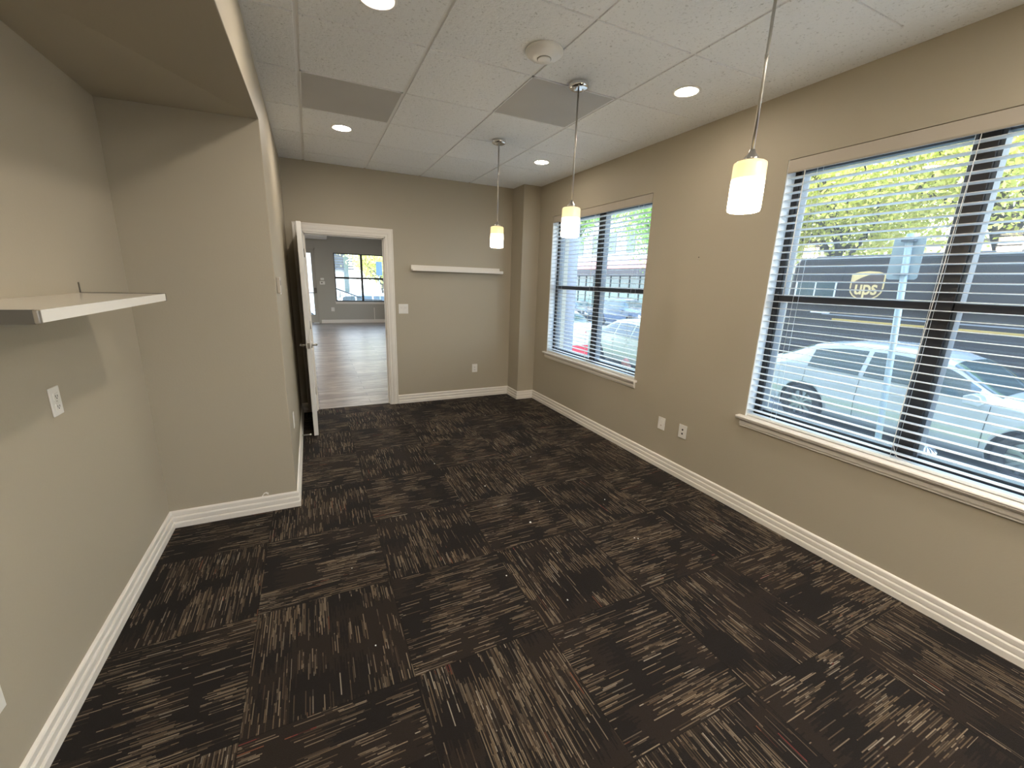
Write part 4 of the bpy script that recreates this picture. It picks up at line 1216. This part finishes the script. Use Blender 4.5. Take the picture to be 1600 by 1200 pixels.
# ------------------------------------------------------------------ trees
def tree(name, x, y, base, trunk_h, centre_z, rad, n, leaf, mtl, label, group, seed, spread=(1, 1, 1)):
    rnd = random.Random(seed); rs = np.random.RandomState(seed)
    root = empty(name, (x, y, base)); tag(root, label, 'tree', group)
    tk = MB()
    tk.tube([(0, 0, -0.1), (0.05, 0.03, trunk_h*.5), (-0.05, 0.1, trunk_h), (0.0, 0.0, centre_z - base + rad*0.4)], [rad*.075, rad*.062, rad*.05, rad*.015], 10)
    tips = []
    for i in range(12):
        a = rnd.uniform(0, 2*math.pi); e = rnd.uniform(0.1, 1.0)
        st_ = Vector((0, 0.05, trunk_h + rnd.uniform(0, 0.5)*rad))
        en = Vector((math.cos(a)*rad*.85*spread[0], math.sin(a)*rad*.85*spread[1], centre_z - base + (e - .45)*rad*1.2*spread[2]))
        md = (st_ + en)/2 + Vector((rnd.uniform(-.2, .2)*rad, rnd.uniform(-.2, .2)*rad, rnd.uniform(0, .2)*rad))
        tk.tube([st_, (st_ + md)/2 + Vector((0, 0, .05*rad)), md, en], [rad*.03, rad*.024, rad*.016, rad*.005], 7)
        tips += [md, en, (md + en)/2]
        for k in range(3):
            e2 = en.lerp(md, rnd.random()) + Vector((rnd.uniform(-.4, .4), rnd.uniform(-.4, .4), rnd.uniform(-.3, .4)))*rad
            tk.tube([md, (md + e2)/2 + Vector((0, 0, .04*rad)), e2], [rad*.013, rad*.009, rad*.003], 5)
            tips += [e2, (md + e2)/2]
    tk.build('trunk', M['bark'], root)
    # leaf clusters around the twigs
    T_ = np.array([list(t_) for t_ in tips])
    c = T_[rs.randint(0, len(T_), n)] + rs.normal(0, 1, (n, 3))*rad*np.array([.20, .20, .16])
    ax = rs.normal(0, 1, (n, 3)); ax /= np.linalg.norm(ax, axis=1)[:, None]
    bx = np.cross(ax, rs.normal(0, 1, (n, 3))); bx /= np.linalg.norm(bx, axis=1)[:, None]
    sz = leaf*rs.uniform(.6, 1.2, (n, 1))
    v = np.stack([c - ax*sz, c + bx*sz*.55, c + ax*sz, c - bx*sz*.55], 1).reshape(-1, 3)
    me = bpy.data.meshes.new('foliage')
    me.from_pydata(v.tolist(), [], np.arange(4*n).reshape(-1, 4).tolist())
    me.materials.append(mtl)
    o = bpy.data.objects.new('foliage', me); COL.objects.link(o); o.parent = root
    return root
TG = 'street trees across the road'
tree('street_tree', 16.6, 8.7, gz(8), 2.6, 5.2, 3.2, 23000, .085, M['leaf'], 'leafy yellow green tree behind the nose of the brown truck', TG, 3)
tree('street_tree', 16.2, 4.6, gz(4), 2.6, 5.4, 3.1, 21000, .085, M['leaf'], 'leafy yellow green tree behind the street sign and brown truck', TG, 5)
tree('street_tree', 17.4, 0.9, gz(0), 2.8, 5.2, 3.0, 15000, .085, M['leaf2'], 'green tree seen right of the near window mullion', TG, 9)
tree('street_tree', 19.5, 13.0, gz(13), 2.8, 5.4, 3.4, 15000, .10, M['leaf'], 'yellow green tree at the left edge of the near window view', TG, 11)
tree('street_tree', 15.2, 15.8, gz(16), 3.2, 5.3, 2.9, 16000, .08, M['leaf2'], 'bright green tree at the upper right of the far window view', 'trees outside the far window', 15)
tree('street_tree', 14.0, 21.6, gz(21), 3.6, 5.9, 1.7, 5000, .08, M['leaf2'], 'sparser green tree at the upper left of the far window view', 'trees outside the far window', 17)

# ------------------------------------------------------------------ buildings opposite
b1 = empty('shop_building', (25.5, 30.0, gz(30)))
tag(b1, 'white building across the street with reddish roof and glass storefront', 'building')
zf = -gz(30)        # local height of our floor level
Y0, Y1 = -11.0, 22.0
MB().box((0.4, Y0, 0), (8, Y1, 4.6 + 0.2)).build('ground_floor', M['stucco'], b1)
MB().box((-0.6, Y0, zf + 2.35), (0.6, Y1, zf + 2.95)).build('fascia', M['fascia'], b1)
MB().prism([(-0.7, zf + 2.95), (1.6, zf + 3.9), (1.6, zf + 2.95)], (0, Y0, 0), (1, 0, 0), (0, 0, 1), (0, 21, 0)).build('awning_roof', M['awning'], b1)
MB().box((1.4, Y0, zf + 3.4), (9, Y1, 16)).build('upper_walls', M['stucco'], b1)
k = 0
yy = Y0 + 0.5
while yy < Y1 - 1:
    f = MB().box((0.30, yy, 0.3), (0.41, yy + 1.25, zf + 2.3)).build('shop_window', M['shop_glass'], b1)
    q = MB(); q.box((0.24, yy - 0.07, 0.1), (0.32, yy + 0.03, zf + 2.35)).box((0.26, yy, 2.5), (0.31, yy + 1.3, 2.58)).box((0.24, yy, .2), (0.31, yy + 1.3, .36))
    q.build('mullion', M['bronze'], f)
    yy += 1.32
for fl in range(3):
    yy = Y0 + 1.2
    while yy < Y1 - 2:
        f = MB().box((1.33, yy, zf + 4.5 + fl*3.1), (1.41, yy + 1.1, zf + 6.3 + fl*3.1)).build('window', M['pale_glass'], b1)
        yy += 2.7
b2 = empty('brick_building', (24.0, 7.0, gz(7)))
tag(b2, 'low brick building across the street behind the trees and truck', 'building')
MB().box((0, -7.0, 0), (7, 9.5, 4.55)).build('walls', M['brick'], b2)
MB().box((-0.15, -7.15, 4.55), (7.1, 9.65, 4.8)).build('parapet', M['stucco'], b2)
for yy in (-5.5, -2.2, 1.1, 4.4, 7.2):
    MB().box((-0.05, yy, 1.0), (0.02, yy + 1.6, 3.2)).build('window', M['pale_glass'], b2)

# beyond the next room
b3 = empty('white_annex', (0.2, 31.0, gz(31)))
tag(b3, 'white building with grey louvres seen through the far window of the next room', 'building')
MB().box((-7, 0, 0), (1.95, 8, 7.5)).build('walls', M['stucco'], b3)
lv = MB()
for i in range(10): lv.box((1.0, -0.12, zf + 2.0 + i*0.17), (2.6, 0.0, zf + 2.10 + i*0.17))
lv.build('louvres', M['grey_louvre'], b3)
MB().box((1.95, -0.2, 0), (2.25, 0.5, 5.2)).build('corner_post', M['pale_glass'], b3)
tree('street_tree', 4.2, 27.0, gz(27), 1.6, 2.55, 1.75, 6000, .11, M['leaf'], 'bright yellow green tree seen through the far window of the next room', None, 21)
tree('street_tree', 5.4, 36.0, gz(36), 2.0, 2.8, 1.5, 2500, .12, M['leaf'], 'pale tree beside the white building beyond the next room', None, 22)
s2 = empty('parking_sign', (2.95, 20.6, gz(20.6) + 0.1))
tag(s2, 'small blue sign on a thin post outside the far window of the next room', 'street sign')
MB().cyl((0, 0, 0), (0, 0, 3.0), 0.02, n=10).build('post', M['galv'], s2)
MB().box((-0.13, -0.03, 2.62), (0.13, -0.02, 3.22)).build('sign_plate', M['blue_sign'], s2)
make_car(SUV, M['white_paint'], 'white_suv', (3.5, 24.2, gz(24.2) + 0.10), 0.0, 'white vehicle beyond the next room window, below the yellow green tree', fin=False)
make_car(SEDAN, M['silver'], 'grey_sedan', (-1.6, 25.8, gz(26) + 0.10), 0.05, 'grey car beyond the next room window, left of the white vehicle', fin=False)
rl_ = empty('handrail', (1.1, 17.0, gz(17) + 0.1))
tag(rl_, 'dark sloping handrail outside the lower left of the next room window', 'handrail')
hr = MB(); hr.tube([(-0.6, 0, 2.15), (0.8, 0, 1.62), (1.4, 0, 1.60)], 0.022, 8)
hr.build('top_rail', M['bronze'], rl_)
for i in range(9):
    x_ = -0.5 + i*0.2; MB().cyl((x_, 0, 0.0), (x_, 0, (2.15 - (x_ + .6)*.38) if x_ < .8 else 1.6), 0.010, n=8).build('baluster', M['bronze'], rl_)
